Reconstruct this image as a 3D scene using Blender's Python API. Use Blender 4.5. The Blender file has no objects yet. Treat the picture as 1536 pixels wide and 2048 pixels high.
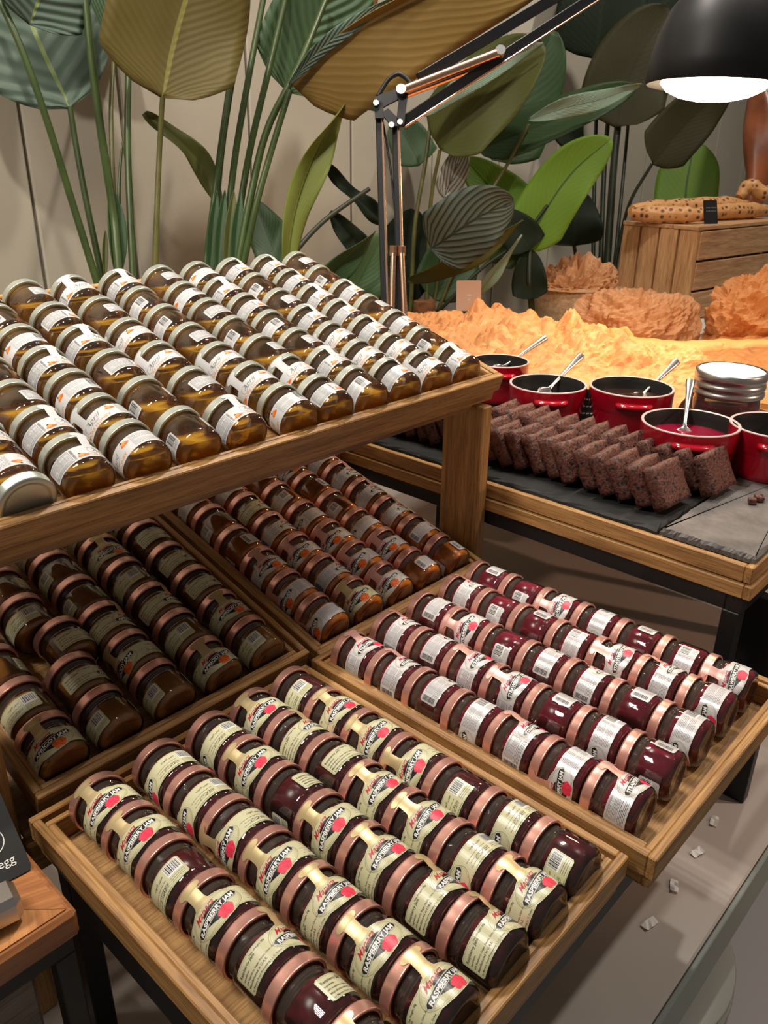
import bpy, math, random
from mathutils import Vector, Matrix, noise as mnoise
import numpy as np

random.seed(7)
scene = bpy.context.scene
COL = scene.collection
PI = math.pi
H = 1.6                      # height of the lens above the floor

# ------------------------------------------------------------------ camera
F_PX, YAW, PITCH, ROLL = 1632.7, 0.8254, 0.4171, 0.0111
_f = Vector((math.sin(YAW)*math.cos(PITCH), math.cos(YAW)*math.cos(PITCH), -math.sin(PITCH)))
_r = Vector((math.cos(YAW), -math.sin(YAW), 0))
_u = _r.cross(_f)
CR = math.cos(ROLL)*_r + math.sin(ROLL)*_u
CU = -math.sin(ROLL)*_r + math.cos(ROLL)*_u
CF = _f
cam = bpy.data.cameras.new('camera')
cam_o = bpy.data.objects.new('camera', cam)
COL.objects.link(cam_o)
cam_o.matrix_world = Matrix(((CR.x, CU.x, -CF.x, 0), (CR.y, CU.y, -CF.y, 0), (CR.z, CU.z, -CF.z, H), (0, 0, 0, 1)))
cam.sensor_fit = 'VERTICAL'
cam.sensor_height = 36.0
cam.lens = F_PX*36.0/2048.0
cam.clip_start = 0.02
cam.dof.use_dof = True
cam.dof.focus_distance = 0.72
cam.dof.aperture_fstop = 24.0
scene.camera = cam_o

# ------------------------------------------------------------------ world, light, exposure
world = bpy.data.worlds.new('room_ambient'); scene.world = world
world.use_nodes = True
world.node_tree.nodes['Background'].inputs[0].default_value = (1.0, 0.90, 0.78, 1)
world.node_tree.nodes['Background'].inputs[1].default_value = 0.135
scene.view_settings.view_transform = 'Standard'
scene.view_settings.look = 'None'
scene.view_settings.gamma = 1.0
scene.view_settings.use_curve_mapping = False
scene.view_settings.exposure = 0.0
scene.cycles.transparent_max_bounces = 24
scene.cycles.max_bounces = 10
scene.cycles.transmission_bounces = 8

def V(x, y, z): return Vector((x, y, z + H))
def ray(u, v):
    return CF + CR*((u-768)/F_PX) - CU*((v-1024)/F_PX)
def at(u, v, d):             # a point seen at (u, v) standing d metres in front of the lens
    return Vector((0, 0, H)) + ray(u, v)*d
def atz(u, v, z):            # ... lying on the level z (relative to the lens)
    d = ray(u, v); return Vector((0, 0, H)) + d*(z/d.z)

def spot(name, loc, target, power, size=1.0, blend=0.5, radius=0.025, color=(1, .92, .82)):
    l = bpy.data.lights.new(name, 'SPOT'); l.energy = power; l.spot_size = size; l.spot_blend = blend
    l.shadow_soft_size = radius; l.color = color
    o = bpy.data.objects.new(name, l); COL.objects.link(o); o.location = loc
    o.rotation_euler = (Vector(target)-Vector(loc)).to_track_quat('-Z', 'Y').to_euler()
    return o
# ceiling track: two heads of four small lamps each, and wall washers
def strip(name, loc, target, power, sx, sy, color=(1, .92, .82), spread=2.2):
    l = bpy.data.lights.new(name, 'AREA'); l.shape = 'RECTANGLE'; l.size = sx; l.size_y = sy; l.energy = power; l.color = color; l.spread = spread
    o = bpy.data.objects.new(name, l); COL.objects.link(o); o.location = loc
    o.rotation_euler = (0, math.atan2(target[0]-loc[0], target[2]-loc[2])-PI, 0)      # long side along the counter depth
    return o
for i in range(5):
    strip('ceiling_strip_lamp', V(-0.74+0.135*i, 0.90, 1.25), V(-0.20+0.135*i, 0.62, -0.45), 2.8, 0.026, 0.30)
for i in range(4):
    spot('ceiling_spot_lamp', V(0.92+0.095*i, 0.98, 1.25), V(0.62+0.05*i, 0.42, -0.45), 23, 1.2, 0.6, 0.022)
for x, pw in ((0.2, 60), (1.3, 52), (2.4, 46)):
    spot('ceiling_wash_lamp', V(x, 0.55, 1.3), V(x+0.25, 1.5, 0.1), pw, 1.7, 0.8, 0.05)
spot('aisle_spot_lamp', V(2.3, -2.6, 1.3), V(0.98, 0.42, -0.60), 140, 0.27, 0.6, 0.05, (1, .60, .40))
spot('ceiling_spot_lamp', V(1.3, -0.35, 1.3), V(0.88, 0.2, -0.7), 45, 0.62, 0.5, 0.03)
spot('ceiling_spot_lamp', V(1.9, 0.35, 1.3), V(1.35, 0.45, -0.4), 30, 0.9, 0.6, 0.03)

# ------------------------------------------------------------------ materials
def new_mat(name):
    m = bpy.data.materials.new(name); m.use_nodes = True
    nt = m.node_tree; return m, nt, nt.nodes['Principled BSDF']
def simple(name, col, rough=0.5, metal=0.0, spec=0.5, coat=0.0, bump=0.0, bscale=60.0, var=0.0, vscale=25.0, trans=0.0, ior=1.45, sss=0.0):
    m, nt, b = new_mat(name)
    b.inputs['Base Color'].default_value = (*col, 1)
    b.inputs['Roughness'].default_value = rough
    b.inputs['Metallic'].default_value = metal
    b.inputs['Specular IOR Level'].default_value = spec
    b.inputs['Coat Weight'].default_value = coat
    b.inputs['Transmission Weight'].default_value = trans
    b.inputs['IOR'].default_value = ior
    if sss:
        b.inputs['Subsurface Weight'].default_value = sss
        b.inputs['Subsurface Radius'].default_value = (.02, .008, .004)
    if bump or var:
        tc = nt.nodes.new('ShaderNodeTexCoord')
        if bump:
            n = nt.nodes.new('ShaderNodeTexNoise'); n.inputs['Scale'].default_value = bscale; n.inputs['Detail'].default_value = 5
            nt.links.new(tc.outputs['Object'], n.inputs['Vector'])
            bp = nt.nodes.new('ShaderNodeBump'); bp.inputs['Strength'].default_value = bump; bp.inputs['Distance'].default_value = 0.002
            nt.links.new(n.outputs['Fac'], bp.inputs['Height']); nt.links.new(bp.outputs[0], b.inputs['Normal'])
        if var:
            n = nt.nodes.new('ShaderNodeTexNoise'); n.inputs['Scale'].default_value = vscale; n.inputs['Detail'].default_value = 4
            nt.links.new(tc.outputs['Object'], n.inputs['Vector'])
            r = nt.nodes.new('ShaderNodeValToRGB')
            r.color_ramp.elements[0].position = .3; r.color_ramp.elements[1].position = .7
            r.color_ramp.elements[0].color = (*[c*(1-var) for c in col], 1)
            r.color_ramp.elements[1].color = (*[min(1, c*(1+var)) for c in col], 1)
            nt.links.new(n.outputs['Fac'], r.inputs[0]); nt.links.new(r.outputs[0], b.inputs['Base Color'])
    return m

def wood(name, dark, light, scale=1.0, rough=0.5, grain=1.0):
    """grain runs along the local X axis of each piece"""
    m, nt, b = new_mat(name)
    N, L = nt.nodes, nt.links
    tc = N.new('ShaderNodeTexCoord'); oi = N.new('ShaderNodeObjectInfo')
    ml = N.new('ShaderNodeVectorMath'); ml.operation = 'SCALE'; ml.inputs[0].default_value = (3.1, 7.3, 5.7)
    L.new(oi.outputs['Random'], ml.inputs['Scale'])
    ad = N.new('ShaderNodeVectorMath'); L.new(tc.outputs['Object'], ad.inputs[0]); L.new(ml.outputs[0], ad.inputs[1])
    mp = N.new('ShaderNodeMapping'); mp.inputs['Scale'].default_value = (6*scale, 95*scale, 95*scale); L.new(ad.outputs[0], mp.inputs['Vector'])
    n1 = N.new('ShaderNodeTexNoise'); n1.inputs['Scale'].default_value = 1.0; n1.inputs['Detail'].default_value = 6; n1.inputs['Roughness'].default_value = .62; n1.inputs['Distortion'].default_value = .5
    L.new(mp.outputs[0], n1.inputs['Vector'])
    mp2 = N.new('ShaderNodeMapping'); mp2.inputs['Scale'].default_value = (30*scale, 700*scale, 700*scale); L.new(ad.outputs[0], mp2.inputs['Vector'])
    n2 = N.new('ShaderNodeTexNoise'); n2.inputs['Scale'].default_value = 1.0; n2.inputs['Detail'].default_value = 2
    L.new(mp2.outputs[0], n2.inputs['Vector'])
    r = N.new('ShaderNodeValToRGB'); e = r.color_ramp.elements
    e[0].position = .32; e[0].color = (*dark, 1); e[1].position = .62; e[1].color = (*light, 1)
    L.new(n1.outputs['Fac'], r.inputs[0])
    r2 = N.new('ShaderNodeValToRGB'); e = r2.color_ramp.elements
    e[0].position = .40; e[0].color = (.45, .40, .36, 1); e[1].position = .52; e[1].color = (1, 1, 1, 1)
    L.new(n2.outputs['Fac'], r2.inputs[0])
    mx = N.new('ShaderNodeMixRGB'); mx.blend_type = 'MULTIPLY'; mx.inputs[0].default_value = .55*grain
    L.new(r.outputs[0], mx.inputs[1]); L.new(r2.outputs[0], mx.inputs[2]); L.new(mx.outputs[0], b.inputs['Base Color'])
    b.inputs['Roughness'].default_value = rough
    bp = N.new('ShaderNodeBump'); bp.inputs['Strength'].default_value = .25; bp.inputs['Distance'].default_value = .0006
    L.new(n2.outputs['Fac'], bp.inputs['Height']); L.new(bp.outputs[0], b.inputs['Normal'])
    return m

def thin_glass(name, tint=(1, 1, 1), rough=0.03, bump=0.0, refl=1.0):
    m = bpy.data.materials.new(name); m.use_nodes = True
    nt = m.node_tree; N, L = nt.nodes, nt.links
    N.remove(N['Principled BSDF']); out = N['Material Output']
    t = N.new('ShaderNodeBsdfTransparent'); t.inputs[0].default_value = (*tint, 1)
    g = N.new('ShaderNodeBsdfGlossy'); g.inputs['Roughness'].default_value = rough; g.inputs['Color'].default_value = (refl, refl, refl, 1)
    fr = N.new('ShaderNodeFresnel'); fr.inputs[0].default_value = 1.62
    mx = N.new('ShaderNodeMixShader'); hz = N.new('ShaderNodeMixShader'); hz.inputs[0].default_value = .03; df = N.new('ShaderNodeBsdfDiffuse'); df.inputs[0].default_value = (.40, .34, .28, 1)
    L.new(t.outputs[0], hz.inputs[1]); L.new(df.outputs[0], hz.inputs[2])
    L.new(fr.outputs[0], mx.inputs[0]); L.new(hz.outputs[0], mx.inputs[1]); L.new(g.outputs[0], mx.inputs[2]); L.new(mx.outputs[0], out.inputs[0])
    tcz = N.new('ShaderNodeTexCoord'); sz = N.new('ShaderNodeSeparateXYZ'); L.new(tcz.outputs['Object'], sz.inputs[0])
    mr = N.new('ShaderNodeMapRange'); mr.inputs[1].default_value = .0255; mr.inputs[2].default_value = .030; mr.inputs[3].default_value = .022; mr.inputs[4].default_value = .10; L.new(sz.outputs[2], mr.inputs[0]); L.new(mr.outputs[0], hz.inputs[0])  # painted grey-brown haze, stronger at the neck, in place of reflections in the glass
    if bump:
        tc = N.new('ShaderNodeTexCoord'); n = N.new('ShaderNodeTexNoise'); n.inputs['Scale'].default_value = 130; n.inputs['Detail'].default_value = 1
        L.new(tc.outputs['Object'], n.inputs['Vector'])
        bp = N.new('ShaderNodeBump'); bp.inputs['Strength'].default_value = bump; bp.inputs['Distance'].default_value = .001
        L.new(n.outputs['Fac'], bp.inputs['Height']); L.new(bp.outputs[0], g.inputs['Normal']); L.new(bp.outputs[0], fr.inputs['Normal'])
    return m

M = {}
M['oak'] = wood('oak', (.255, .122, .038), (.50, .272, .090))
M['oak_light'] = wood('oak_light', (.36, .19, .07), (.58, .34, .13))
M['oak_dark'] = wood('oak_dark', (.17, .085, .035), (.34, .19, .085))
M['crate_wood'] = wood('crate_wood', (.44, .22, .095), (.66, .39, .19), .7)  # wood tone warmed and brightened in place of heat-lamp light missing the crate
M['walnut'] = wood('walnut', (.19, .065, .025), (.42, .17, .06), .8, .28, .5)
M['grey_wood'] = wood('grey_wood', (.12, .09, .075), (.22, .17, .14), .8)
M['black_metal'] = simple('black_metal', (.012, .012, .013), .42, 0, .4)
M['glass'] = thin_glass('clear_glass', (.97, .98, .96), .03, .10)
M['lid_rose'] = simple('rose_gold_lid', (.80, .43, .36), .32, .75, bump=.15, bscale=90)
M['lid_silver'] = simple('silver_lid', (.60, .63, .56), .32, .7, bump=.15, bscale=90)
M['cream'] = simple('cream_label_paper', (.62, .60, .39), .28, 0, .5)
M['white_paper'] = simple('white_label_paper', (.62, .62, .62), .28, 0, .5)
M['silver_paper'] = simple('silver_white_label_paper', (.66, .64, .65), .25, 0.1, .5)
M['gold_foil'] = simple('gold_seal_foil', (.58, .46, .24), .36, .4)
M['rose_foil'] = simple('rose_seal_foil', (.68, .38, .33), .36, .4)
M['ink_black'] = simple('ink_black', (.012, .012, .014), .35)
M['ink_grey'] = simple('ink_grey', (.17, .17, .18), .4)
M['ink_red'] = simple('ink_red', (.50, .02, .045), .35)
M['ink_white'] = simple('ink_white', (.85, .85, .82), .35)
M['ink_olive'] = simple('ink_olive', (.33, .31, .14), .35)
M['ink_green'] = simple('ink_green', (.03, .12, .045), .4)
M['ink_raspberry'] = simple('ink_raspberry', (.78, .035, .085), .4, var=.25, vscale=700)
M['ink_orange'] = simple('ink_orange', (.80, .13, .02), .4, var=.35, vscale=500)
M['ink_honey'] = simple('ink_honey', (.72, .30, .06), .4)
M['jam_raspberry'] = simple('raspberry_jam', (.085, .006, .012), .25, var=.5, vscale=160, spec=.3)
M['jam_strawberry'] = simple('strawberry_jam', (.20, .005, .026), .2, var=.25, vscale=90, spec=.3)
M['jam_apricot'] = simple('apricot_jam', (.33, .13, .02), .3, var=.2, vscale=120, spec=.3)
M['jam_orange'] = simple('orange_marmalade', (.62, .20, .018), .25, var=.3, vscale=150, spec=.3, sss=.15)
def honey_mat():
    m, nt, b = new_mat('honey')
    b.inputs['Base Color'].default_value = (.90, .46, .045, 1); b.inputs['Roughness'].default_value = .06
    b.inputs['Transmission Weight'].default_value = .6; b.inputs['IOR'].default_value = 1.15
    return m
M['honey'] = honey_mat()

# ------------------------------------------------------------------ mesh helpers
class MB:
    def __init__(s): s.v = []; s.f = []; s.mi = []; s.sm = []; s.uv = None
    def add(s, verts, faces, mi=0, smooth=False):
        k = len(s.v); s.v += [tuple(p) for p in verts]
        for f in faces: s.f.append(tuple(i+k for i in f)); s.mi.append(mi); s.sm.append(smooth)
    def mesh(s, name, mats):
        me = bpy.data.meshes.new(name); me.from_pydata(s.v, [], s.f)
        for m in mats: me.materials.append(M[m] if isinstance(m, str) else m)
        me.polygons.foreach_set('material_index', s.mi); me.polygons.foreach_set('use_smooth', s.sm)
        me.update(); return me
    def box(s, c, size, bev=0.0, mi=0, mat=None):
        cx, cy, cz = c; hx, hy, hz = [a/2 for a in size]
        if bev <= 0:
            vs = [Vector((cx+a*hx, cy+b*hy, cz+d*hz)) for a in (-1, 1) for b in (-1, 1) for d in (-1, 1)]
            fs = [(0, 1, 3, 2), (4, 6, 7, 5), (0, 4, 5, 1), (2, 3, 7, 6), (0, 2, 6, 4), (1, 5, 7, 3)]
        else:
            b0 = min(bev, hx*.9, hy*.9, hz*.9); vs = []; idx = {}
            for a in (-1, 1):
                for b in (-1, 1):
                    for d in (-1, 1):
                        for ax in range(3):
                            e = [hx-b0, hy-b0, hz-b0]; e[ax] += b0
                            idx[(a, b, d, ax)] = len(vs); vs.append(Vector((cx+a*e[0], cy+b*e[1], cz+d*e[2])))
            fs = []
            def q(*k): fs.append(tuple(idx[x] for x in k))
            for a in (-1, 1): q((a, -1, -1, 0), (a, 1, -1, 0), (a, 1, 1, 0), (a, -1, 1, 0)); q((-1, a, -1, 1), (1, a, -1, 1), (1, a, 1, 1), (-1, a, 1, 1)); q((-1, -1, a, 2), (1, -1, a, 2), (1, 1, a, 2), (-1, 1, a, 2))
            for b in (-1, 1):
                for d in (-1, 1):
                    q((-1, b, d, 1), (1, b, d, 1), (1, b, d, 2), (-1, b, d, 2))
                    q((b, -1, d, 0), (b, 1, d, 0), (b, 1, d, 2), (b, -1, d, 2))
                    q((b, d, -1, 0), (b, d, 1, 0), (b, d, 1, 1), (b, d, -1, 1))
            for a in (-1, 1):
                for b in (-1, 1):
                    for d in (-1, 1): q((a, b, d, 0), (a, b, d, 1), (a, b, d, 2))
            # fix winding outward
            cc = Vector(c); nf = []
            for f in fs:
                n = (vs[f[1]]-vs[f[0]]).cross(vs[f[2]]-vs[f[0]]); m = sum((vs[i] for i in f), Vector())/len(f)
                nf.append(f if n.dot(m-cc) > 0 else tuple(reversed(f)))
            fs = nf
        if mat is not None: vs = [mat @ p for p in vs]
        s.add(vs, fs, mi); return s
    def lathe(s, prof, n=32, mi=0, smooth=True, mat=None, closed=False):
        vs = []
        for (r, z) in prof:
            for i in range(n):
                a = 2*PI*i/n; vs.append(Vector((r*math.sin(a), -r*math.cos(a), z)))
        fs = []
        for j in range(len(prof)-1):
            for i in range(n):
                i2 = (i+1) % n; fs.append((j*n+i, j*n+i2, (j+1)*n+i2, (j+1)*n+i))
        if mat is not None: vs = [mat @ p for p in vs]
        s.add(vs, fs, mi, smooth); return s
    def tube(s, pts, rad, n=10, mi=0, caps=True, smooth=True):
        pts = [Vector(p) for p in pts]; k = len(pts)
        rad = rad if isinstance(rad, (list, tuple)) else [rad]*k
        up = Vector((0, 0, 1)); vs = []; px = None
        for i, p in enumerate(pts):
            t = (pts[min(i+1, k-1)]-pts[max(i-1, 0)]).normalized()
            if px is None:
                px = t.cross(up)
                if px.length < .05: px = t.cross(Vector((1, 0, 0)))
            px = (px - t*px.dot(t)).normalized(); py = t.cross(px)
            for j in range(n):
                a = 2*PI*j/n; vs.append(p+(px*math.cos(a)+py*math.sin(a))*rad[i])
        fs = [(i*n+j, i*n+(j+1) % n, (i+1)*n+(j+1) % n, (i+1)*n+j) for i in range(k-1) for j in range(n)]
        s.add(vs, fs, mi, smooth)
        if caps: s.add(vs[:n], [tuple(reversed(range(n)))], mi); s.add(vs[-n:], [tuple(range(n))], mi)
        return s

def link(name, data, parent=None, mat=None):
    o = bpy.data.objects.new(name, data); COL.objects.link(o)
    if parent is not None: o.parent = parent
    if mat is not None: o.matrix_local = mat if parent is not None else mat
    return o
def tag(o, label=None, cat=None, group=None, kind=None):
    if label: o['label'] = label
    if cat: o['category'] = cat
    if group: o['group'] = group
    if kind: o['kind'] = kind
    return o
def empty(name, mat, label=None, cat=None, group=None):
    o = bpy.data.objects.new(name, None); COL.objects.link(o); o.empty_display_size = .02
    o.matrix_world = mat; return tag(o, label, cat, group)
T = Matrix.Translation
def Rx(a): return Matrix.Rotation(a, 4, 'X')
def Ry(a): return Matrix.Rotation(a, 4, 'Y')
def Rz(a): return Matrix.Rotation(a, 4, 'Z')

_bm = {}
def plank(name, parent, c, size, axis, mat, bev=.0012, R=None):
    """a bevelled board whose long side is its own X axis (so the grain follows it)"""
    if axis == 'x': rot, sz = Matrix.Identity(4), size
    elif axis == 'y': rot, sz = Rz(PI/2), (size[1], size[0], size[2])
    else: rot, sz = Ry(-PI/2), (size[2], size[1], size[0])
    key = (tuple(round(a, 5) for a in sz), bev, mat)
    if key not in _bm: _bm[key] = MB().box((0, 0, 0), sz, bev).mesh(name, [mat])
    m = T(Vector(c)) @ rot
    if R is not None: m = R @ m
    return link(name, _bm[key], parent, m)

def smooth_pts(pts, n):
    """Catmull-Rom through pts"""
    pts = [Vector(p) for p in pts]
    P = [2*pts[0]-pts[1]] + pts + [2*pts[-1]-pts[-2]]; out = []; k = len(pts)-1
    for i in range(n+1):
        t = i/n*k; j = min(int(t), k-1); t -= j; a, b, c, d = P[j:j+4]
        out.append(.5*((2*b)+(c-a)*t+(2*a-5*b+4*c-d)*t*t+(3*b-a-3*c+d)*t**3))
    return out

# ------------------------------------------------------------------ the room
M['wall_paint'] = simple('panel_wall_paint', (.47, .43, .345), .6, var=.04, vscale=6)
M['groove'] = simple('panel_groove', (.33, .29, .22), .7)
M['floor'] = simple('pale_floor', (.50, .46, .44), .5, var=.08, vscale=5)
WALL_Y = 1.5
fl = link('floor', MB().box((1.5, .5, -.02), (8, 6, .04)).mesh('floor', ['floor'])); tag(fl, kind='structure')
wl = link('wall_back', MB().box((2.2, WALL_Y+.06, 1.5), (8.4, .08, 3.0)).mesh('wall_back', ['groove'])); tag(wl, kind='structure')
grooves = [-1.6, -1.2, -.8, -.4, 0, .2, .47, .598, .797] + [.998+.2009*k for k in range(0, 26)]
grooves = [g*WALL_Y for g in grooves]
for a, b in zip(grooves[:-1], grooves[1:]):
    link('wall_panel', MB().box(((a+b)/2, WALL_Y+.01, 1.5), (b-a-.006, .022, 2.98), .003).mesh('wall_panel', ['wall_paint']), wl)

# ------------------------------------------------------------------ counter
CZ = -.70
M['counter_top'] = simple('counter_laminate', (.50, .44, .39), .28, var=.05, vscale=8)
M['counter_edge'] = simple('counter_edge', (.25, .28, .25), .4)
M['shelf_pale'] = simple('shelf_laminate', (.62, .55, .55), .45)
ct = empty('buffet_counter', T(V(1.2, .78, -1.6)), 'long pale buffet counter carrying all the display stands', 'counter')
def cpart(name, lo, hi, mat, bev=.002):
    c = [(a+b)/2 for a, b in zip(lo, hi)]; s = [b-a for a, b in zip(lo, hi)]
    return link(name, MB().box((c[0]-1.2, c[1]-.78, c[2]+1.6), s, bev).mesh(name, [mat]), ct)
cpart('worktop', (-1.1, .146, CZ-.03), (3.4, 1.44, CZ), 'counter_top')
cpart('front_apron', (-1.1, .140, CZ-.066), (3.4, .145, CZ-.001), 'counter_edge', .001)
cpart('lower_shelf', (-1.1, .10, -1.19), (3.4, 1.40, -1.16), 'shelf_pale')
for x in (-1.0, 1.36, 3.3): cpart('support_panel', (x, .17, -1.16), (x+.02, 1.38, CZ-.03), 'counter_edge')
for x in (-1.0, 3.3):
    for y in (.16, 1.3): cpart('leg', (x, y, -1.6), (x+.05, y+.05, -1.19), 'black_metal')

# stacked plates under the counter edge
pm = MB().lathe([(0, .004), (.055, .004), (.062, .0), (.068, .0), (.070, .004), (.128, .017), (.130, .019), (.128, .020), (.070, .008), (0, .007)], 48)
M['plate'] = simple('grey_stoneware', (.34, .33, .29), .25)
plate_me = pm.mesh('plate', ['plate'])
pc = Vector((.645, .245)); ORD = ['first', 'second', 'third', 'fourth', 'fifth', 'sixth', 'seventh', 'eighth', 'ninth', 'tenth', 'eleventh', 'twelfth', 'thirteenth', 'fourteenth', 'fifteenth', 'sixteenth']
NPL = 22
for k in range(NPL):
    o = link('plate', plate_me); o.location = V(pc.x+random.uniform(-.002, .002), pc.y+random.uniform(-.002, .002), -1.1595+k*.0165)
    n = NPL-1-k
    tag(o, 'grey dinner plate under the counter, ' + ('topmost of its stack' if n == 0 else (ORD[n] if n < 16 else ['seventeenth', 'eighteenth', 'nineteenth', 'twentieth', 'twenty-first', 'twenty-second'][n-16])+' from top of its stack'), 'plate', 'stacked plates')

# white scraps lying on the counter
M['scrap'] = simple('white_paper_scrap', (.78, .76, .72), .6)
for k, (u, v, lab) in enumerate([(1428, 1645, 'white paper scrap on the counter nearest the black leg'), (1394, 1707, 'white paper scrap on counter, second from the black leg'),
        (1348, 1774, 'white paper scrap on the counter right of the strawberry tray corner'), (1299, 1850, 'white paper scrap on the counter in front of the raspberry tray')]):
    p = atz(u, v, CZ); mb = MB(); random.seed(k+3)
    w, h = .0075+.002*random.random(), .0045
    n = 6; vs = []
    for i in range(n):
        for j in range(3):
            vs.append(Vector(((i/(n-1)-.5)*w*2, (j/2-.5)*h*2*(1-.35*abs(i/(n-1)-.5)), .001+.003*random.random())))
    fs = [(i*3+j, i*3+j+3, i*3+j+4, i*3+j+1) for i in range(n-1) for j in range(2)]
    mb.add(vs, fs, 0, False); o = link('paper_scrap', mb.mesh('paper_scrap', ['scrap'])); o.location = p; o.rotation_euler = (0, 0, -.5+random.random())
    tag(o, lab, 'paper scrap', 'scraps on the counter')

# ------------------------------------------------------------------ wooden trays
RIM = .034
def make_tray(P0, W, L, tilt, label, gap=(0, .004, 0, .004), mat='oak', ro=.0068, ri=.0056, up=.0205, slats=False):
    """P0 = front-left corner of the rim; gap = free strip (left, right, front, back) between outer frame and inner liner"""
    M0 = T(V(*P0)) @ Rx(tilt)
    off = Vector((W/2, L/2, -RIM))
    e = empty('wooden_tray', M0 @ T(off), label, 'tray')
    def pl(name, lo, hi, axis, mt, bev=.001):
        c = Vector([(a+b)/2 for a, b in zip(lo, hi)])-off; s = [b-a for a, b in zip(lo, hi)]
        plank(name, e, c, s, axis, mt, bev)
    # upper frame
    pl('rail', (0, 0, -up), (W, ro, 0), 'x', mat); pl('rail', (0, L-ro, -up), (W, L, 0), 'x', mat)
    pl('rail', (0, ro, -up), (ro, L-ro, 0), 'y', mat); pl('rail', (W-ro, ro, -up), (W, L-ro, 0), 'y', mat)
    # lower frame, a little set in
    s = .0035
    pl('lower_rail', (s, s, -RIM), (W-s, s+ro, -up-.0005), 'x', mat); pl('lower_rail', (s, L-s-ro, -RIM), (W-s, L-s, -up-.0005), 'x', mat)
    pl('lower_rail', (s, s+ro, -RIM), (s+ro, L-s-ro, -up-.0005), 'y', mat); pl('lower_rail', (W-s-ro, s+ro, -RIM), (W-s, L-s-ro, -up-.0005), 'y', mat)
    # liner
    x0, x1, y0, y1 = ro+gap[0], W-ro-gap[1], ro+gap[2], L-ro-gap[3]
    z1 = -.0006
    pl('liner_rail', (x0, y0, -.021), (x1, y0+ri, z1), 'x', mat); pl('liner_rail', (x0, y1-ri, -.021), (x1, y1, z1), 'x', mat)
    pl('liner_rail', (x0, y0+ri, -.021), (x0+ri, y1-ri, z1), 'y', mat); pl('liner_rail', (x1-ri, y0+ri, -.021), (x1, y1-ri, z1), 'y', mat)
    pl('base_board', (s+ro, s+ro, -.029), (W-s-ro, L-s-ro, -.0212), 'x' if W > L else 'x', 'oak_light')
    return M0
TILT2, TILT1 = math.radians(15), math.radians(17)
trays = {}
trays['raspberry'] = make_tray((.1625, .1645, -.461), .2795, .346, 0, 'oak tray of cream-labelled raspberry jars, front left on the black riser', (0, .0038, 0, .0055))
trays['strawberry'] = make_tray((.4478, .1468, -.458), .2822, .3625, 0, 'oak tray of white-labelled strawberry jars, front right beside the brownie table', (0, .004, 0, .003))
trays['apricot'] = make_tray((.1770, .5225, -.4605), .2820, .347, TILT2, 'sloping oak tray of apricot jars in shade under the honey shelf', (0, .004, 0, .004), 'oak')
trays['orange'] = make_tray((.4690, .5178, -.4675), .2820, .347, TILT2, 'sloping oak tray of orange marmalade jars beside the right wooden post', (0, .004, 0, .004), 'oak')
trays['honey'] = make_tray((.1400, .5352, -.2392), .6450, .346, TILT1, 'wide sloping oak tray of silver-lidded honey jars on the top tier', (0, .003, 0, .004), 'oak', .0075, .0045)

# ------------------------------------------------------------------ tiered stand that carries the sloping trays
st = empty('tiered_wooden_stand', T(V(.46, .68, CZ)), 'tiered oak stand with two posts holding the honey tray above the jam trays', 'display stand')
def spart(name, lo, hi, axis, mat='oak', R=None):
    c = Vector([(a+b)/2 for a, b in zip(lo, hi)])-Vector((.46, .68, CZ)); s = [b-a for a, b in zip(lo, hi)]
    return plank(name, st, c, s, axis, mat, .0015, R)
for x in (.1475, .7555):
    spart('post', (x, .5405, CZ), (x+.0175, .6005, -.2745), 'z')
    spart('rear_post', (x, .800, CZ), (x+.0175, .850, -.2000), 'z')
    spart('foot_rail', (x, .6005, CZ), (x+.0175, .800, CZ+.04), 'y')
spart('front_beam', (.166, .5335, -.540), (.7545, .5485, -.510), 'x')
spart('back_beam', (.166, .815, -.470), (.7545, .835, -.4405), 'x')
def slope_board(name, P0, x0, x1, y0, y1, z0, z1, tilt):
    m = T(Vector(P0)-Vector((.46, .68, CZ))) @ Rx(tilt)
    s = (x1-x0, y1-y0, z1-z0); c = Vector(((x0+x1)/2, (y0+y1)/2, (z0+z1)/2))
    link(name, MB().box((0, 0, 0), s, .001).mesh(name, ['oak_dark']), st, m @ T(c))
slope_board('sloping_shelf', (0, .5225, -.4690), .166, .7545, .006, .338, -.040, -.0345, TILT2)
slope_board('sloping_shelf', (0, .5352, -.2392), .166, .7545, .010, .338, -.046, -.0345, TILT1)

# ------------------------------------------------------------------ black riser below the flat trays
rs = empty('black_riser', T(V(.446, .34, CZ)), 'black metal riser frame under the two flat jam trays', 'riser')
def rbar(name, lo, hi, mat='black_metal'):
    c = Vector([(a+b)/2 for a, b in zip(lo, hi)])-Vector((.446, .34, CZ)); s = [b-a for a, b in zip(lo, hi)]
    link(name, MB().box(c, s, .001).mesh(name, [mat]), rs)
rbar('front_bar', (.172, .178, -.540), (.722, .196, -.4955)); rbar('back_bar', (.172, .482, -.540), (.722, .500, -.4955))
for x in (.172, .44, .704): rbar('cross_bar', (x, .196, -.540), (x+.018, .482, -.4955))
for x, yf in ((.172, .178), (.690, .300)):
    for y in (yf, .482): rbar('leg', (x, y, CZ), (x+.018, y+.018, -.540))

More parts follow.
